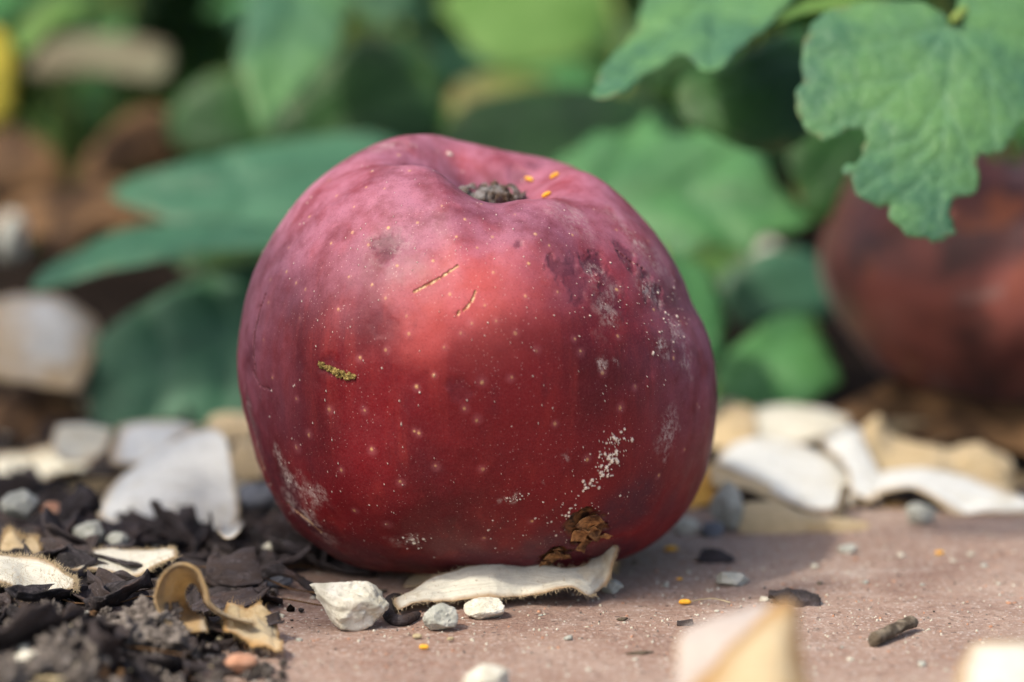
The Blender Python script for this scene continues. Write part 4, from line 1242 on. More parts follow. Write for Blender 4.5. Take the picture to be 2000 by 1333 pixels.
petal([[G(788, 1150, 0.03), G(830, 1146, 0.05), G(872, 1136, 0.1)], [G(798, 1134, 0.04), G(840, 1130, 0.12), G(905, 1120, 0.3)], [G(802, 1128, 0.05), G(850, 1122, 0.2), G(925, 1110, 0.4)]], 'tan', 'torn brown petal under the apple left of the cream petal', 16, 30, seed=6, hair=70, hair_len=0.07, edge_n=0.3)
petal([[G(880, 1130, 0.22), G(905, 1118, 0.3), G(945, 1112, 0.33)], [G(885, 1124, 0.3), G(910, 1110, 0.4), G(948, 1106, 0.38)]], 'tan', 'thin fuzzy tan scrap poking out over the cream petal', 10, 26, seed=7, hair=60, hair_len=0.07)

# curled cream petal at the lower left (open scroll)
yb = G(400, 1255, 0.1)[1]
rim = [(404, 1262), (352, 1264), (325, 1246), (308, 1216), (306, 1190), (322, 1152), (352, 1134), (385, 1146), (402, 1180), (412, 1212), (448, 1236), (496, 1248)]
hole = [(394, 1226), (377, 1224), (367, 1214), (361, 1202), (360, 1188), (364, 1176), (374, 1168), (386, 1172), (394, 1188), (402, 1214), (440, 1240), (490, 1258)]
def between(f): return [(a[0] * (1 - f) + b[0] * f, a[1] * (1 - f) + b[1] * f) for a, b in zip(rim, hole)]
petal([row_y([(p[0] + (p[0] - 365) * 0.04, p[1] + 3) for p in rim], [yb - 0.12] * 12), row_y(rim, [yb - 0.25] * 12), row_y(between(0.35), [yb + 0.05] * 12), row_y(between(0.75), [yb + 0.5] * 12), row_y(hole, [yb + 1.0] * 12)],
      'scroll', 'cream petal curled into an open scroll at the lower left', 34, 110, thick=0.05, edge_w=0.08, hair=900, hair_len=0.06, seed=8, rough=0.04, edge_n=0.1)
petal([[G(440, 1262, 0.12), G(480, 1268, 0.12), G(520, 1282, 0.08), G(552, 1290, 0.05)], [Y(436, 1232, yb + 0.5), Y(470, 1238, yb + 0.4), Y(510, 1240, yb + 0.3), Y(548, 1262, yb + 0.2)],
       [Y(445, 1205, yb + 0.8), Y(478, 1212, yb + 0.7), Y(505, 1196, yb + 0.6), Y(530, 1215, yb + 0.5)]], 'fold', 'crumpled cream petal scrap right of the scroll petal', 30, 46, edge_n=0.7, rough=0.22, rfreq=2.6, hair=120, seed=9)

# white fan petal leaning in the bark
y0 = 2.6
petal([row_y([(192, 1018), (260, 1030), (340, 1036), (400, 1042), (448, 1046)], [y0, y0, y0, y0, y0]),
       row_y([(196, 985), (275, 965), (350, 955), (415, 975), (468, 1003)], [y0 + 0.9, y0 + 0.7, y0 + 0.6, y0 + 0.6, y0 + 0.4]),
       row_y([(235, 930), (300, 905), (365, 890), (420, 900), (455, 925)], [y0 + 1.6, y0 + 1.5, y0 + 1.4, y0 + 1.2, y0 + 0.8]),
       row_y([(335, 872), (370, 850), (405, 838), (430, 842), (445, 862)], [y0 + 2.4, y0 + 2.3, y0 + 2.1, y0 + 1.9, y0 + 1.6])],
      'white', 'white fan shaped petal leaning in the bark left of the apple', 40, 50, thick=0.05, edge_w=0.16, rough=0.06, rfreq=1.0, seed=10, hair=120, down=1)
petal([[G(425, 1050, 0.5), G(445, 1062, 0.5), G(468, 1050, 0.5)], [Y(430, 1030, 2.9), Y(452, 1036, 2.8), Y(474, 1026, 2.9)]], 'white', 'tiny white petal scrap at the foot of the fan shaped petal', 12, 20, seed=11)

# fuzzy cream petals at the left edge
y0 = G(60, 1165, 0.45)[1]
petal([row_y([(-30, 1130), (20, 1140), (45, 1160), (70, 1168), (100, 1160), (150, 1150)], [y0, y0 - .05, y0 - .1, y0 - .1, y0, y0]),
       row_y([(-30, 1105), (20, 1112), (50, 1128), (80, 1138), (110, 1138), (148, 1140)], [y0 + .4] * 6),
       row_y([(-30, 1082), (20, 1086), (60, 1088), (100, 1100), (125, 1118), (148, 1132)], [y0 + .9, y0 + .9, y0 + .9, y0 + .8, y0 + .6, y0 + .5])],
      'petal', 'furry cream petal draped over bark at the left edge', 30, 50, thick=0.06, hair=2200, hair_len=0.085, seed=12, down=1, edge_w=0.1)
y1_ = y0 + 1.5
petal([row_y([(130, 1110), (200, 1118), (260, 1128), (300, 1108), (345, 1085)], [y1_] * 5), row_y([(130, 1092), (200, 1092), (255, 1092), (300, 1086), (342, 1074)], [y1_ + .7] * 5),
       row_y([(140, 1080), (190, 1076), (250, 1078), (290, 1075), (330, 1072)], [y1_ + 1.3] * 5)], 'petal', 'folded cream petal with a brown crease behind the furry petal', 24, 50, thick=0.06, hair=1200, hair_len=0.07, seed=13, down=1)
y2_ = y0 + 2.4
petal([row_y([(0, 1082), (25, 1080), (50, 1080), (80, 1082)], [y2_] * 4), row_y([(8, 1058), (25, 1048), (45, 1060), (75, 1062)], [y2_ + .3] * 4), row_y([(14, 1045), (22, 1036), (38, 1050), (72, 1050)], [y2_ + .4] * 4)],
      'tan', 'ragged tan petal tuft standing behind the furry petal', 20, 30, hair=900, hair_len=0.09, seed=14, edge_n=0.5, down=1)
# blurred petals further back left
yb = 12.0
petal([row_y([(-40, 735), (40, 745), (100, 752), (150, 765)], [yb] * 4), row_y([(-40, 670), (50, 665), (120, 690), (175, 720)], [yb + .7] * 4), row_y([(-40, 610), (50, 600), (130, 620), (190, 665)], [yb + 1.6] * 4),
       row_y([(-30, 590), (50, 580), (120, 585), (185, 620)], [yb + 2.6] * 4)], 'white', 'large blurred white petal with tan rim at the left edge', 34, 40, thick=0.08, edge_w=1.3, rough=0.15, rfreq=0.8, seed=15, down=1)
petal([row_y([(105, 890), (130, 902), (170, 900), (200, 885)], [7.0] * 4), row_y([(102, 860), (130, 862), (170, 866), (215, 872)], [7.4] * 4), row_y([(112, 835), (140, 832), (180, 836), (222, 842)], [7.6] * 4), row_y([(130, 846), (150, 850), (180, 852), (215, 850)], [8.2] * 4)],
      'petal', 'rolled cream petal with a hollow end behind the bark', 28, 34, thick=0.06, seed=16, down=1)
petal([row_y([(215, 905), (270, 910), (300, 895), (330, 880)], [6.4] * 4), row_y([(220, 870), (270, 868), (310, 860), (350, 856)], [7.2] * 4), row_y([(232, 830), (280, 822), (330, 824), (400, 836)], [8.2] * 4)],
      'white', 'white petal lying just behind the fan shaped petal', 24, 34, thick=0.06, seed=17, edge_w=0.25, down=1)
petal([row_y([(400, 850), (440, 862), (490, 860)], [8.2] * 3), row_y([(405, 825), (450, 820), (500, 826)], [8.8] * 3), row_y([(415, 812), (450, 806), (490, 808)], [9.4] * 3)], 'tan', 'blurred tan petal touching the left flank of the apple', 20, 30, thick=0.06, seed=18, down=1)
petal([row_y([(452, 930), (470, 940), (515, 935)], [5.6] * 3), row_y([(450, 890), (475, 880), (515, 885)], [6.2] * 3), row_y([(460, 868), (480, 862), (510, 866)], [6.6] * 3)], 'tan', 'brownish petal in the gap between fan petal and apple', 20, 30, thick=0.06, seed=19, down=1)

# right: the bank of petals behind the paving
def yr(*a): return list(a)
petal([row_y([(1395, 905), (1440, 925), (1500, 958), (1545, 985), (1590, 1000), (1650, 992)], yr(5.2, 4.9, 4.5, 4.2, 4.0, 4.0)),
       row_y([(1405, 888), (1460, 888), (1520, 905), (1580, 930), (1630, 955), (1690, 975)], yr(6.4, 6.2, 6.0, 5.6, 5.2, 4.9)),
       row_y([(1430, 866), (1480, 856), (1540, 862), (1600, 880), (1650, 908), (1700, 945)], yr(7.6, 7.6, 7.4, 7.0, 6.6, 6.2))],
      'white', 'white petal sloping down beside the right flank of the apple', 36, 60, thick=0.06, edge_w=0.2, seed=20, down=1, rough=0.06, rfreq=1.2)
petal([row_y([(1690, 985), (1740, 960), (1790, 955), (1830, 985), (1870, 1008), (1930, 1003), (2040, 1008)], yr(4.2, 4.3, 4.3, 3.9, 3.7, 3.8, 3.8)),
       row_y([(1660, 960), (1730, 938), (1800, 932), (1860, 955), (1910, 978), (1970, 985), (2040, 995)], yr(5.0, 5.1, 5.1, 4.8, 4.6, 4.5, 4.4)),
       row_y([(1640, 940), (1720, 920), (1800, 912), (1870, 922), (1930, 942), (1990, 965), (2045, 980)], yr(6.0, 6.2, 6.2, 6.0, 5.7, 5.4, 5.2))],
      'white', 'wavy white petal arching towards the right edge', 34, 80, thick=0.06, edge_w=0.42, seed=21, down=1)
petal([row_y([(1655, 915), (1700, 925), (1760, 925), (1830, 915), (1900, 925), (1975, 955)], yr(7.2, 7, 7, 6.9, 6.8, 6.6)),
       row_y([(1660, 880), (1705, 870), (1755, 890), (1830, 890), (1900, 890), (1980, 920)], yr(7.6, 7.5, 7.5, 7.4, 7.3, 7.2)),
       row_y([(1680, 840), (1715, 812), (1752, 850), (1830, 872), (1905, 865), (1970, 890)], yr(8.0, 7.9, 8.0, 8.0, 8.0, 7.9))],
      'tan', 'tan frilled petal standing behind the wavy white petal', 30, 70, thick=0.07, edge_w=0.15, seed=22, down=1, rough=0.20, rfreq=1.5, edge_n=0.6)
petal([row_y([(1445, 1056), (1500, 1054), (1570, 1052), (1640, 1050), (1700, 1040)], yr(2.3, 2.3, 2.35, 2.4, 2.6)), row_y([(1440, 1025), (1500, 1018), (1570, 1022), (1640, 1025), (1702, 1032)], yr(2.5, 2.5, 2.5, 2.6, 2.8)),
       row_y([(1450, 988), (1500, 985), (1570, 1003), (1640, 1012), (1695, 1020)], yr(2.9, 2.9, 2.9, 3.0, 3.1)), row_y([(1470, 985), (1520, 985), (1580, 1006), (1640, 1016), (1685, 1024)], yr(3.5, 3.5, 3.5, 3.5, 3.5))],
      'tan', 'rolled tan petal nearest the paving right of the apple', 30, 60, thick=0.06, edge_w=0.08, seed=23, down=1)
petal([row_y([(1660, 960), (1690, 975), (1720, 985)], yr(4.4, 4.3, 4.3)), row_y([(1650, 915), (1690, 930), (1730, 950)], yr(5.2, 5.1, 5.1)), row_y([(1600, 860), (1650, 845), (1690, 862)], yr(7.4, 7.4, 7.2)), row_y([(1640, 850), (1665, 835), (1690, 845)], yr(8, 8, 7.9))],
      'white', 'narrow whitish petal between the sloping and the wavy petals', 30, 30, thick=0.06, seed=24, down=1)
petal([row_y([(1370, 870), (1420, 878), (1470, 868)], yr(8.6, 8.4, 8.4)), row_y([(1385, 825), (1425, 815), (1480, 830)], yr(9.4, 9.4, 9.4)), row_y([(1395, 795), (1425, 782), (1470, 800)], yr(10.2, 10.2, 10.2))], 'tan', 'blurred tan petal behind the sloping white petal', 20, 30, thick=0.07, seed=25, down=1)
petal([row_y([(1460, 850), (1530, 868), (1600, 860), (1650, 855)], yr(9.2, 9, 9, 9)), row_y([(1465, 815), (1530, 812), (1600, 815), (1660, 825)], yr(10, 10, 10, 10)), row_y([(1480, 795), (1540, 792), (1610, 800), (1655, 812)], yr(11, 11, 11, 11))], 'petal', 'blurred cream petal at the foot of the green leaves', 20, 40, thick=0.07, seed=26, down=1)
petal([row_y([(1345, 1000), (1370, 990), (1398, 985)], yr(4.4, 4.4, 4.4)), row_y([(1350, 955), (1375, 945), (1402, 950)], yr(4.9, 4.9, 4.9)), row_y([(1365, 925), (1385, 912), (1408, 915)], yr(5.5, 5.5, 5.5))], 'orange', 'bright orange petal pressed against the right flank of the apple', 20, 24, thick=0.06, seed=27, down=1)
petal([row_y([(1395, 950), (1450, 955), (1500, 975), (1545, 1000)], yr(4.3, 4.2, 4.1, 4.0)), row_y([(1385, 920), (1440, 925), (1500, 950), (1550, 985)], yr(5.0, 4.9, 4.7, 4.5)), row_y([(1390, 905), (1440, 912), (1500, 945), (1555, 980)], yr(5.4, 5.3, 5.0, 4.8))], 'tan', 'tan petal in the shade under the sloping white petal', 20, 34, thick=0.06, seed=28, down=1)
petal([row_y([(1705, 1022), (1740, 1024), (1780, 1022)], yr(4.0, 4.0, 4.0)), row_y([(1705, 1000), (1740, 992), (1780, 1000)], yr(4.5, 4.5, 4.5)), row_y([(1715, 985), (1745, 978), (1775, 985)], yr(5, 5, 5))], 'orange', 'dark orange petal under the wavy white petal', 18, 24, thick=0.05, seed=29, down=1)
v, f = tube(catmull([Y(1636, 1012, 3.4), Y(1645, 985, 3.5), Y(1652, 952, 3.7)], 14), np.linspace(0.13, 0.09, 14), 10)
tag(mk('dry_stalk', v, f, M['wood']), 'short grey brown stalk standing before the white petals', 'stalk')

# foreground blurred petals
def foot(row): return [A(p[0], p[1] - 0.15, 0.03) for p in row]
petal([foot([P(1320, 1400, 35.5), P(1345, 1400, 35.2), P(1430, 1400, 35.0)]), [P(1320, 1400, 35.5), P(1345, 1400, 35.2), P(1430, 1400, 35.0)], [P(1322, 1320, 36.0), P(1350, 1318, 35.8), P(1440, 1320, 35.6)], [P(1332, 1238, 36.8), P(1380, 1225, 36.6), P(1480, 1232, 36.3)], [P(1440, 1195, 37.4), P(1470, 1188, 37.3), P(1540, 1178, 36.9)]],
      'sunlit_white', 'pinkish white petal half behind the blurred ochre edged petal', 26, 30, thick=0.05, edge_w=0.1, seed=30, down=1)
petal([foot([P(1300, 1420, 34.6), P(1400, 1420, 34.0), P(1500, 1420, 33.8), P(1585, 1420, 34.2)]), [P(1300, 1420, 34.6), P(1400, 1420, 34.0), P(1500, 1420, 33.8), P(1585, 1420, 34.2)], [P(1350, 1345, 35.2), P(1430, 1338, 34.6), P(1510, 1340, 34.4), P(1582, 1345, 34.8)],
       [P(1430, 1258, 35.6), P(1480, 1252, 35.2), P(1530, 1252, 35.1), P(1568, 1262, 35.4)], [P(1510, 1185, 36.2), P(1525, 1178, 36.1), P(1542, 1176, 36.1), P(1556, 1186, 36.2)]],
      'fold', 'very blurred ochre edged cream petal standing in the foreground', 34, 34, thick=0.06, edge_w=0.6, seed=31, down=1)
petal([foot([P(1860, 1370, 36.5), P(1930, 1380, 36.2), P(2060, 1380, 36.2)]), [P(1860, 1370, 36.5), P(1930, 1380, 36.2), P(2060, 1380, 36.2)], [P(1868, 1315, 37.2), P(1940, 1312, 36.9), P(2060, 1320, 36.8)], [P(1895, 1262, 38.0), P(1960, 1250, 37.9), P(2060, 1262, 37.8)]],
      'petal', 'blurred white petal with tan rim at the lower right corner', 28, 34, thick=0.06, edge_w=0.45, seed=32, down=1)

# smaller curled petals tucked between the big ones
def curl(x, y, L, W, roll, rz, rx, mat, label, seed):
    rg = np.random.default_rng(seed)
    rows = []
    for u in np.linspace(-1, 1, 6):
        row = []
        for t in np.linspace(0, 1, 7):
            w = W * (0.35 + 0.65 * math.sin(math.pi * (0.12 + 0.80 * t))) * (1 + rg.normal(0, 0.07))
            a = u * roll * (0.6 + 0.6 * t)
            R = w / max(roll, 0.1)
            row.append(A((t - 0.5) * L, math.sin(a) * R, (1 - math.cos(a)) * R + 0.35 * L * (t - 0.4) ** 2 + rg.normal(0, 0.05 * W)))
        rows.append(row)
    c = np.array(rows)
    cx, sx = math.cos(rx), math.sin(rx)
    c = np.stack([c[..., 0], c[..., 1] * cx - c[..., 2] * sx, c[..., 1] * sx + c[..., 2] * cx], -1)
    cz, sz = math.cos(rz), math.sin(rz)
    c = np.stack([c[..., 0] * cz - c[..., 1] * sz, c[..., 0] * sz + c[..., 1] * cz, c[..., 2]], -1)
    z = float(soil_height(np.array([x]), np.array([y]))[0])
    if x > -4.75 and y < 4.9: z = max(z, 0.0)
    c = c - A(0, 0, c[..., 2].min()) + A(x, y, z + 0.04)
    return petal(c, mat, label, 30, 44, seed=seed, thick=0.036, edge_w=0.1, edge_n=0.35, rough=0.10, rfreq=2.0, down=1)
curl(6.3, 8.6, 2.2, 0.7, 1.4, -0.4, 0.4, 'petal', 'half curled cream petal at the back of the right hand bank', 951)
curl(9.3, 6.9, 2.2, 0.6, 1.6, 0.2, 0.8, 'tan', 'rolled tan petal at the far right end of the bank', 953)
curl(7.4, 10.4, 2.4, 0.8, 1.3, 0.3, 0.5, 'tan', 'tan curled petal in front of the second apple', 954)
curl(8.9, 8.6, 1.8, 0.6, 1.5, -0.7, 0.6, 'petal', 'cream curled petal behind the frilled tan petal', 955)
curl(-7.9, 6.6, 1.8, 0.6, 1.7, 0.4, 0.7, 'tan', 'rolled tan petal in the bark behind the fan petal', 956)
curl(-9.4, 9.0, 2.2, 0.7, 1.3, -0.3, 0.5, 'petal', 'cream curled petal far back in the bark at the left', 957)
curl(-5.2, 8.0, 1.7, 0.6, 1.5, 0.8, 0.4, 'petal', 'cream curled petal behind the left flank of the apple', 958)

# ------------------------------------------------------------------ pebbles
def pebble(px, py, size, seed, mat, label, z=0.0, group='pebbles on the paving', planes=14, y=None, name='pebble'):
    s = np.asarray(size, float)
    c = G(px, py, z) if y is None else Y(px, py, y)
    v, f = stone(A(0, 0, 0), s, seed, 5, planes, 0.06)
    v = v + A(c[0], c[1] + s[1] * 0.6, c[2] - v[:, 2].min() - 0.02)
    return tag(mk(name, v, f, M[mat]), label, 'stone', group)
def big_pebble():
    v, f = ICO[5]
    # wedge with a pointed left end
    s = A(0.66, 0.42, 0.38)
    q, _ = stone(A(0, 0, 0), s, 405, 5, 18, 0.065)
    q[:, 0] = q[:, 0] - 0.0
    left = smooth(-q[:, 0], 0.05, 0.62)
    q[:, 2] = q[:, 2] * (1 - 0.55 * left) + 0.14 * left
    q[:, 1] *= (1 - 0.45 * left)
    q[:, 2] += 0.13 * np.exp(-((q[:, 0] - 0.12) / 0.32) ** 2) * smooth(q[:, 2], 0.05, 0.3)
    q[:, 2] += 0.10 * smooth(-q[:, 0], -0.1, 0.5) * smooth(q[:, 2], -0.2, 0.2) - 0.05 * smooth(q[:, 0], 0.25, 0.6) * smooth(q[:, 2], 0, 0.3)
    c = G(680, 1238, 0)
    q = q + A(c[0], c[1] + 0.3, -q[:, 2].min() - 0.01)
    return tag(mk('pebble', q, f, M['pale_stone']), 'largest pale wedge shaped pebble with a pointed end before the apple', 'stone', 'pebbles on the paving')
big_pebble()
pebble(860, 1236, (0.30, 0.25, 0.22), 402, 'grey_stone', 'grey angular pebble in front of the cream petal')
pebble(950, 1212, (0.36, 0.26, 0.18), 403, 'pale_stone', 'yellowish chipped pebble touching the cream petal edge')
pebble(1196, 1160, (0.20, 0.16, 0.12), 404, 'grey_stone', 'small grey pebble at the right end of the cream petal')
pebble(1431, 1146, (0.29, 0.22, 0.12), 415, 'grey_stone', 'flat pale pebble alone in the sun right of the apple', planes=10)
pebble(1657, 1082, (0.19, 0.16, 0.09), 406, 'grey_stone', 'flat grey pebble in the shade right of the apple')
pebble(1343, 1046, (0.25, 0.22, 0.17), 407, 'pale_stone', 'round pale pebble behind the right base of the apple')
pebble(1420, 1045, (0.30, 0.30, 0.48), 408, 'grey_stone', 'tall grey stone beside the rolled tan petal')
pebble(1390, 1052, (0.24, 0.2, 0.14), 409, 'dark_stone', 'dark stone left of the tall grey stone')
pebble(950, 1360, (0.36, 0.3, 0.22), 410, 'pale_stone', 'blurred pale pebble at the bottom edge of the view')
pebble(1800, 1028, (0.32, 0.26, 0.20), 411, 'grey_stone', 'grey pebble under the wavy white petal')
pebble(1492, 1176, (0.09, 0.08, 0.06), 412, 'pale_stone', 'tiny pale pebble left of the dark chip')
pebble(40, 1018, (0.36, 0.3, 0.26), 420, 'grey_stone', 'rounded grey stone in the bark at the left edge', 0.6, 'stones in the bark')
pebble(100, 1012, (0.24, 0.2, 0.15), 421, 'red_stone', 'reddish stone beside the rounded grey stone in the bark', 0.6, 'stones in the bark')
pebble(175, 1065, (0.30, 0.25, 0.2), 422, 'grey_stone', 'grey stone below the fan shaped petal', 0.4, 'stones in the bark')
pebble(505, 995, (0.42, 0.3, 0.24), 423, 'dark_stone', 'blue grey stone between fan petal and apple', 0.3, 'stones in the bark')
pebble(628, 1112, (0.22, 0.2, 0.16), 424, 'pale_stone', 'pale stone tucked under the left base of the apple', 0.0, 'stones in the bark')
pebble(565, 1100, (0.26, 0.2, 0.16), 425, 'red_stone', 'brownish stone behind the twisted black husk', 0.0, 'stones in the bark')
pebble(535, 1092, (0.2, 0.2, 0.18), 426, 'pale_stone', 'cream stone behind the upright black bark piece', 0.1, 'stones in the bark')
pebble(540, 1152, (0.26, 0.22, 0.15), 427, 'dark_stone', 'dark grey stone under the twisted black husk', 0.0, 'stones in the bark')
pebble(65, 1325, (0.34, 0.28, 0.22), 428, 'pale_stone', 'blurred pale stone at the lower left corner', 0.35, 'stones in the bark')
pebble(470, 1315, (0.24, 0.2, 0.16), 429, 'red_stone', 'blurred orange stone in the soil at the bottom', 0.1, 'stones in the bark')
pebble(230, 1068, (0.2, 0.16, 0.14), 430, 'grey_stone', 'small grey stone right of the stone below the fan petal', 0.4, 'stones in the bark')

# small loose grains on the paving (each one its own thing)
rs = random.Random(21)
proto = {}
for mt in ('pale_stone', 'grey_stone', 'red_stone'):
    v, f = stone(A(0, 0, 0), A(1, 0.85, 0.7), 500 + len(proto), 2, 10, 0.05)
    v = v * 0.1
    v[:, 2] -= v[:, 2].min()
    proto[mt] = mesh_of('grit_grain', v, f, M[mt])
spots = [(1300, 1146), (1303, 1140), (1052, 1196), (1056, 1203), (585, 1252), (1530, 1142), (1545, 1150), (1590, 1110), (1672, 1094), (1862, 1098), (1922, 1108), (1970, 1180), (1400, 1195), (1760, 1088),
         (1895, 1085), (1690, 1140), (1950, 1142), (740, 1160), (548, 1205), (612, 1170), (1345, 1120), (1240, 1290), (1110, 1250), (1660, 1290), (1800, 1300), (1150, 1310)]
for i in range(46):
    spots.append((rs.uniform(580, 1990), rs.uniform(1090, 1320)))
for i, (px, py) in enumerate(spots):
    p = G(px, py, 0.0)
    if (p[0] - APC[0]) ** 2 + (p[1] - 0.1) ** 2 < 2.6 ** 2: continue
    o = bpy.data.objects.new('grit_grain', proto[rs.choice(['pale_stone', 'pale_stone', 'grey_stone', 'red_stone'])])
    COL.objects.link(o)
    o.location = [c * U for c in (p[0], p[1], -0.01)]
    s = (0.9 if i < 26 else 0.45) * rs.uniform(0.5, 1.0)
    o.scale = (s, s, s * rs.uniform(0.6, 1))
    o.rotation_euler = (0, 0, rs.uniform(0, 6))
    tag(o, 'tiny stone grain scattered on the bare paving', 'grain', 'stone grains on the paving')
def dust():
    rg = np.random.default_rng(44)
    v0, f0 = ICO[1]
    f0 = np.array(f0)
    n = 5200
    xs, ys = rg.uniform(-4.4, 9.5, n), rg.uniform(-8.5, 4.4, n)
    keep = (xs - APC[0]) ** 2 + ys ** 2 > 2.3 ** 2
    xs, ys = xs[keep], ys[keep]
    n = len(xs)
    s = 0.006 + 0.020 * rg.random(n) ** 3
    z = 0.02 * fbm(np.stack([xs, ys, xs * 0], 1) * 0.6, 3, 5) + 0.012 * fbm(np.stack([xs, ys, xs * 0], 1) * 3.0, 3, 6)
    V = (v0[None] * (s[:, None, None] * rg.uniform(0.6, 1.3, (n, 1, 3))) + np.stack([xs, ys, z + s * 0.3], 1)[:, None]).reshape(-1, 3)
    F = (f0[None] + (np.arange(n) * len(v0))[:, None, None]).reshape(-1, 3)
    o = mk('grit', V, F, M['pale_stone'], origin=(0, 0, 0))
    o.data.materials.append(M['red_stone'])
    o.data.materials.append(M['clod'])
    o.data.polygons.foreach_set('material_index', np.repeat(rg.choice([0, 0, 1, 2], n), len(f0)).astype(np.int32))
    tag(o, 'fine pale grit dusting the paving', kind='stuff')
dust()
for (px, py, dx, dy, L, lab) in [(1338, 1176, 1, 0.1, 0.10, 'orange grain with a fine thread right of the apple'), (1328, 1131, 1, 0.3, 0.05, 'small orange grain at the edge of the apple shadow'),
                                 (1835, 1080, 1, 0.3, 0.08, 'orange grain on the paving near the right edge'), (828, 1264, 1, 0, 0.09, 'blurred orange grain below the grey angular pebble'),
                                 (880, 1248, 1, 0.4, 0.07, 'pale yellow grain just right of the grey angular pebble'), (815, 1243, 1, 0, 0.09, 'brownish tan grain left of the grey angular pebble'),
                                 (1310, 1072, 1, 0.2, 0.12, 'orange scrap in the shade behind the right base of the apple')]:
    p = G(px, py, 0.05)
    g = grain(p, A(dx, dy, 0), L * (0.8 if py > 1240 else 1), min(0.045, L * 0.42), lab, 'orange grains on the paving', 'straw' if 'yellow' in lab or 'brownish' in lab else 'grain')
    if L == 0.10:
        a = p + A(0.09, 0.01, 0)
        v, f = tube(catmull([a, a + A(0.15, 0.1, 0.01), a + A(0.38, 0.12, 0.02), a + A(0.62, -0.05, 0)], 20), 0.009, 5)
        mk('thread', v, f, M['straw'], parent=g)

# ------------------------------------------------------------------ bark, husks, chips
BG = 'dark bark flakes heaped at the left'
def flake_ctrl(L, W, curl, twist, rg, rows=4, cols=6):
    c = []
    for i in range(rows):
        u = i / (rows - 1) * 2 - 1
        r = []
        for j in range(cols):
            t = j / (cols - 1) * 2 - 1
            w = W * (1 - 0.35 * abs(t) ** 2.5) * (1 + rg.normal(0, 0.12))
            ang = u * curl
            rad = W / max(curl, 0.05)
            y = math.sin(ang) * rad * (w / W)
            z = (1 - math.cos(ang)) * rad
            tw = twist * t
            y, z = y * math.cos(tw) - z * math.sin(tw), y * math.sin(tw) + z * math.cos(tw)
            r.append(A(t * L + rg.normal(0, 0.05) * L, y + rg.normal(0, 0.04) * W, z + 0.18 * L * t * t * rg.uniform(-0.6, 1.0) + rg.normal(0, 0.04) * W))
        c.append(r)
    return c
flakes = []
for k in range(14):
    rg = np.random.default_rng(600 + k)
    L = 0.62 * rg.uniform(0.8, 1.25)
    W = 0.34 * rg.uniform(0.7, 1.4)
    v, f, at = sheet(flake_ctrl(L, W, rg.uniform(0.3, 1.5), rg.uniform(-0.5, 0.5), rg), 16, 26, thick=0.05, edge_n=0.55, rough=0.07, rfreq=2.6, seed=600 + k)
    v = v - A(v[:, 0].mean(), v[:, 1].mean(), v[:, 2].mean())
    flakes.append(mesh_of('bark_flake', v, f, M['bark'], at))
rf = random.Random(31)
n_fl = 0
def put_flake(p, s, rot, k=None, label='small dark bark flake lost among many in the heap left of the apple'):
    o = bpy.data.objects.new('bark_flake', flakes[k if k is not None else rf.randrange(len(flakes))])
    COL.objects.link(o)
    o.location = [float(c) * U for c in p]
    o.scale = (s, s, s)
    o.rotation_euler = rot
    return tag(o, label, 'bark flake', BG)
for i in range(250):
    # scattered over the heap, from the near corner to beyond the fan petal
    y = rf.uniform(-7.5, 13)
    hw = 0.18 * (y + 46.5) + 0.6
    x = rf.uniform(-hw - 1.0, -3.0 - max(0, (y + 2) * 0.05) + (0.6 if y > 1 else 0))
    if y < -1 and x > -3.9 + 0.25 * math.sin(y * 2): continue
    if y > 2.2 and y < 5 and -7.6 < x < -4.6 and rf.random() < 0.6: continue
    z = float(soil_height(np.array([x]), np.array([y]))[0])
    if x > -4.75 and y < 4.9: z = max(z, 0.0)
    put_flake((x, y, z + rf.uniform(0.02, 0.25)), rf.choice([0.45, 0.6, 0.8, 1.0, 1.3]) * rf.uniform(0.8, 1.1), (rf.gauss(0, 0.4), rf.gauss(0, 0.3), rf.uniform(0, 6.28)))
for i in range(46):   # broad plates on top of the heap
    y = rf.uniform(-4.5, 7)
    hw = 0.18 * (y + 46.5)
    x = rf.uniform(-hw - 0.3, -4.4)
    if y > 1.4 and -7.6 < x < -4.2 and y < 5: continue
    z = float(soil_height(np.array([x]), np.array([y]))[0])
    if x > -4.75: z = max(z, 0.0)
    put_flake((x, y, z + rf.uniform(0.15, 0.32)), rf.uniform(0.95, 1.5), (rf.gauss(0, 0.35), rf.gauss(0, 0.3), rf.uniform(0, 6.28)), None, 'broad dark bark plate among others on top of the heap at the left')
for i in range(34):   # right: dark bits beyond the petals
    y = rf.uniform(6, 15)
    x = rf.uniform(4.2, 11)
    z = float(soil_height(np.array([x]), np.array([y]))[0])
    o = put_flake((x, y, z + rf.uniform(0.02, 0.15)), rf.uniform(0.6, 1.2), (rf.gauss(0, 0.4), rf.gauss(0, 0.3), rf.uniform(0, 6.28)), None, 'small dark bark flake in the shade behind the right hand petals')
    o['group'] = 'bark flakes behind the petals'

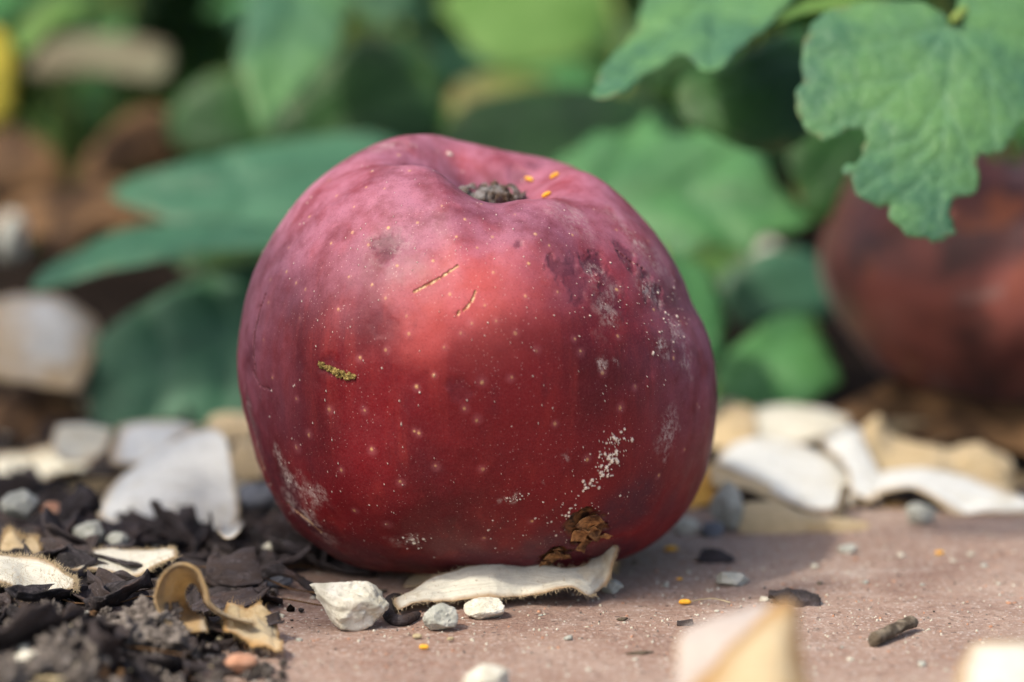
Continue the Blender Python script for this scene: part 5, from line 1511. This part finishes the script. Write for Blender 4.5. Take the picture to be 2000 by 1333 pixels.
def bark_piece(ctrl, label, nu=24, nv=44, seed=0, name='bark_piece', **k):
    k.setdefault('thick', 0.06)
    k.setdefault('rough', 0.05)
    k.setdefault('rfreq', 2.5)
    k.setdefault('edge_n', 0.35)
    v, f, at = sheet(ctrl, nu, nv, seed=seed, **k)
    return tag(mk(name, v, f, M['bark'], attrs=at), label, 'bark', 'larger bark pieces')
yk = G(450, 1150, 0.1)[1]
bark_piece([row_y([(402, 1120), (420, 1138), (460, 1146), (515, 1138)], [yk] * 4), row_y([(403, 1105), (430, 1112), (470, 1118), (512, 1115)], [yk + .1] * 4), row_y([(408, 1090), (432, 1096), (470, 1090), (500, 1085)], [yk + .25] * 4),
            row_y([(424, 1080), (440, 1092), (472, 1074), (498, 1070)], [yk + .45] * 4)], 'sharp black grained bark piece standing upright in the heap', seed=71, edge_n=0.15)
v, f = tube(catmull([Y(510, 1118, yk), Y(530, 1108, yk), Y(560, 1098, yk + .1), Y(585, 1088, yk + .2), Y(604, 1072, yk + .3)], 40), 0.055, 8)
v = v + 0.09 * fbm(v * 3.5, 4, 3)[:, None] * A(0.6, 0.3, 1)
hk = mk('twisted_husk', v, f, M['bark'])
tag(hk, 'twisted black husk with two thin arms left of the apple base', 'husk')
v, f = tube(catmull([Y(515, 1122, yk), Y(545, 1112, yk - .1), Y(570, 1122, yk - .15), Y(592, 1142, yk - .2), Y(622, 1160, yk - .25)], 46), 0.07, 8)
v = v + 0.11 * fbm(v * 3.2, 4, 4)[:, None] * A(0.6, 0.3, 1)
mk('arm', v, f, M['bark'], parent=hk)
bark_piece([row_y([(155, 1162), (200, 1172), (248, 1165)], [yk - .3] * 3), row_y([(155, 1140), (200, 1140), (248, 1135)], [yk - .2] * 3), row_y([(160, 1128), (205, 1120), (246, 1116)], [yk - 0.1] * 3)], 'short dark red bark curl standing behind the scroll petal', seed=72)
bark_piece([row_y([(100, 1192), (115, 1206), (130, 1208)], [yk - .7] * 3), row_y([(97, 1165), (112, 1170), (140, 1190)], [yk - .65] * 3), row_y([(105, 1142), (125, 1146), (155, 1172)], [yk - .5] * 3)], 'black rolled bark knob left of the dark red curl', seed=73)
bark_piece([row_y([(245, 1180), (300, 1196), (360, 1198), (420, 1200)], [yk - .5] * 4), row_y([(260, 1160), (310, 1168), (370, 1176), (425, 1186)], [yk - .2] * 4), row_y([(300, 1140), (340, 1136), (390, 1146), (430, 1160)], [yk + .1] * 4)], 'long flat grey bark strip behind the scroll petal', seed=74)
bark_piece([row_y([(340, 1110), (390, 1132), (430, 1150)], [yk + .2] * 3), row_y([(345, 1098), (395, 1108), (440, 1132)], [yk + .5] * 3), row_y([(322, 1092), (370, 1094), (430, 1112)], [yk + .9] * 3)], 'dark bark strip left of the upright black piece', seed=75)
bark_piece([row_y([(450, 1186), (480, 1198), (508, 1190)], [yk - .4] * 3), row_y([(446, 1168), (478, 1172), (504, 1176)], [yk - .2] * 3), row_y([(448, 1158), (480, 1158), (500, 1166)], [yk] * 3)], 'small brown bark chip at the edge of the heap on the paving', seed=76)
bark_piece([row_y([(380, 1200), (410, 1206), (448, 1196)], [yk - .5] * 3), row_y([(400, 1165), (425, 1160), (448, 1165)], [yk - .2] * 3), row_y([(405, 1152), (428, 1148), (445, 1150)], [yk] * 3)], 'grey lobed bark plate right of the scroll petal', seed=77)
bark_piece([row_y([(-20, 1222), (40, 1226), (80, 1216)], [yk - 1.4] * 3), row_y([(-20, 1206), (40, 1202), (82, 1206)], [yk - 1.1] * 3), row_y([(-20, 1198), (40, 1198), (78, 1200)], [yk - 0.8] * 3)], 'flat grey bark plate at the left edge', seed=78)
bark_piece([row_y([(560, 1055), (580, 1062), (600, 1066)], [yk + 1.2] * 3), row_y([(562, 1040), (582, 1046), (600, 1056)], [yk + 1.3] * 3)], 'crumbly dark scrap clinging to the left base of the apple', seed=79)
bark_piece([row_y([(1500, 1170), (1540, 1184), (1605, 1186)], [G(1550, 1186)[1]] * 3), row_y([(1500, 1164), (1545, 1160), (1602, 1168)], [G(1550, 1180)[1]] * 3), row_y([(1504, 1160), (1550, 1156), (1598, 1158)], [G(1550, 1170)[1] + .2] * 3)],
           'dark curled chip on the paving behind the blurred ochre petal', seed=80, name='dark_chip', rough=0.16, rfreq=3.0, edge_n=0.6, thick=0.035)
bark_piece([row_y([(1362, 1098), (1395, 1103), (1436, 1098)], [G(1400, 1102)[1]] * 3), row_y([(1366, 1084), (1395, 1080), (1430, 1092)], [G(1400, 1102)[1] + .3] * 3), row_y([(1372, 1080), (1395, 1078), (1425, 1090)], [G(1400, 1102)[1] + .5] * 3)],
           'black chip in the apple shadow right of the apple', seed=81, name='dark_chip', rough=0.12, rfreq=4.0, edge_n=0.6, thick=0.035)
bark_piece([row_y([(1322, 1222), (1340, 1224), (1352, 1215)], [G(1340, 1224)[1]] * 3), row_y([(1322, 1214), (1338, 1212), (1352, 1208)], [G(1340, 1218)[1]] * 3)], 'tiny dark chip left of the blurred ochre petal', 10, 16, seed=82, name='dark_chip')
# black crescent husk hugging the left end of the cream petal
cr = [G(784, 1166, 0.10), G(766, 1170, 0.12), G(756, 1186, 0.11), G(762, 1205, 0.09), G(784, 1213, 0.08), G(806, 1206, 0.07), G(818, 1200, 0.06)]
v, f = tube(catmull(cr, 40), 0.09 * np.sin(np.linspace(0.25, math.pi - 0.15, 40)) ** 0.7 + 0.015, 10)
v = v + 0.018 * fbm(v * 6, 3, 9)[:, None]
v[:, 2] = np.maximum(v[:, 2], 0.01)
tag(mk('dark_chip', v, f, M['bark']), 'black crescent husk hugging the left end of the cream petal', 'husk')
a, b = G(1708, 1248, 0.12), G(1782, 1216, 0.14)
v, f = tube(catmull([a, a * .66 + b * .34, a * .34 + b * .66, b], 26), 0.10, 10)
v = v + 0.09 * fbm(v * A(2.5, 2.5, 9), 4, 8)[:, None] * A(0.8, 1, 1.2)
tag(mk('wood_chip', v, f, M['wood']), 'short brown wood stub on the paving at the right', 'wood chip')
for (px, py, L, lab) in [(1215, 1210, 0.09, 'thin dark splinter right of the yellowish chipped pebble'), (1250, 1276, 0.2, 'blurred brown splinter at the bottom right of centre'), (742, 1155, 0.12, 'flat dark splinter under the apple base'),
                         (1600, 1140, 0.05, 'tiny dark splinter in the sunny patch'), (1240, 1100, 0.05, 'tiny dark splinter in the apple shadow')]:
    p = G(px, py, 0.03)
    v, f = tube([p - A(L, 0.01, 0), p, p + A(L, 0.03, 0.01)], [0.012, 0.04, 0.014], 6)
    v = v + 0.01 * fbm(v * 9, 2, 4)[:, None]
    tag(mk('splinter', v, f, M['wood']), lab, 'splinter', 'splinters on the paving')

# fine mulch bits between the flakes: nobody could count them
def mulch():
    rg = np.random.default_rng(77)
    v0, f0 = ICO[1]
    f0 = np.array(f0)
    n = 15000
    y = rg.uniform(-11, 19, n)
    hw = 0.18 * (y + 46.5) + 4.5
    x = -3.2 - rg.random(n) ** 1.2 * (hw - 2.6)
    keep = ~((y < 1.5) & (x > -4.1 + 0.35 * np.sin(y * 2) + 0.3 * np.sin(y * 5.1) - 0.25 * rg.random(n)))
    stray = rg.random(n) < 0.16 * np.exp(-(x + 4.2) / 0.35)
    keep |= stray & (x > -4.3)
    x, y = x[keep], y[keep]
    n = len(x)
    z = soil_height(x, y)
    z = np.where((x > -4.75) & (y < 4.9), np.maximum(z, 0), z)
    s_ = 0.02 + 0.09 * rg.random(n) ** 2.5
    el = rg.uniform(0.35, 1.5, (n, 1, 3))
    a = rg.uniform(0, 6.28, n)
    p = v0[None] * (1 + rg.normal(0, 0.18, (n, len(v0), 1))) * el * s_[:, None, None]
    p = np.stack([p[..., 0] * np.cos(a)[:, None] - p[..., 1] * np.sin(a)[:, None], p[..., 0] * np.sin(a)[:, None] + p[..., 1] * np.cos(a)[:, None], p[..., 2]], -1)
    V = (p + np.stack([x, y, z + s_ * 0.4 + 0.05 * rg.random(n)], 1)[:, None]).reshape(-1, 3)
    F = (f0[None] + (np.arange(n) * len(v0))[:, None, None]).reshape(-1, 3)
    o = mk('mulch_crumbs', V, F, M['bark'], origin=(0, 0, 0), flat=True)
    for k in ('clod', 'soil', 'dead', 'grey_stone', 'straw'): o.data.materials.append(M[k])
    o.data.polygons.foreach_set('material_index', np.repeat(rg.choice(6, n, p=[0.38, 0.26, 0.17, 0.13, 0.03, 0.03]), len(f0)).astype(np.int32))
    tag(o, 'fine dark crumbs of bark and soil between the flakes', kind='stuff')
mulch()
rr_ = random.Random(8)
for i in range(9):
    px, py = rr_.uniform(30, 560), rr_.uniform(1090, 1260)
    p = G(px, py, 0.35 if px < 420 else 0.06)
    a = rr_.uniform(-0.6, 0.6)
    q = [p + A(math.cos(a), math.sin(a), 0) * t * 0.45 + A(rr_.gauss(0, 0.08), rr_.gauss(0, 0.08), abs(rr_.gauss(0, 0.07))) for t in range(5)]
    v, f = tube(catmull(q, 26), np.linspace(0.018, 0.008, 26), 5)
    tag(mk('rootlet', v, f, M['dead']), 'thin brown rootlet tangled in the bark heap', 'rootlet', 'rootlets in the bark')

# blurred soil crumbs in the near left corner
rc = random.Random(55)
cl = []
for k in range(6):
    v, f = stone(A(0, 0, 0), A(0.32, 0.25, 0.22), 700 + k, 5, 7, 0.34)
    cl.append(mesh_of('soil_crumb', v, f, M['clod']))
for i in range(80):
    px, py = rc.uniform(-20, 560), rc.uniform(1225, 1400)
    if py < 1225 + max(0, (px - 380) * 0.25): continue
    p = G(px, py, 0.1)
    z = float(soil_height(np.array([p[0]]), np.array([p[1]]))[0])
    if p[0] > -4.75: z = 0.0
    o = bpy.data.objects.new('soil_crumb', cl[rc.randrange(6)])
    COL.objects.link(o)
    o.location = [c * U for c in (p[0], p[1], z + 0.08)]
    s = rc.uniform(0.25, 1.0) if px < 420 else rc.uniform(0.2, 0.5)
    o.scale = (s, s, s)
    o.rotation_euler = (rc.uniform(0, 6), rc.uniform(0, 6), rc.uniform(0, 6))
    tag(o, 'blurred grey soil crumb among many at the lower left corner', 'soil crumb', 'soil crumbs at the lower left')
for i, (px, py, s) in enumerate([(290, 1235, 1.5), (250, 1262, 1.2), (170, 1275, 1.2), (330, 1270, 1.0), (130, 1300, 1.3)]):
    p = G(px, py, 0.3)
    o = bpy.data.objects.new('soil_crumb', cl[i])
    COL.objects.link(o)
    o.location = [c * U for c in (p[0], p[1] + 0.2, 0.40)]
    o.scale = (s, s, s)
    tag(o, ['tallest grey soil clod beside the scroll petal', 'soil clod just below the tallest clod', 'soil clod in the middle of the near heap', 'soil clod under the scroll petal', 'soil clod nearest the lower left corner'][i], 'soil clod', 'soil crumbs at the lower left')
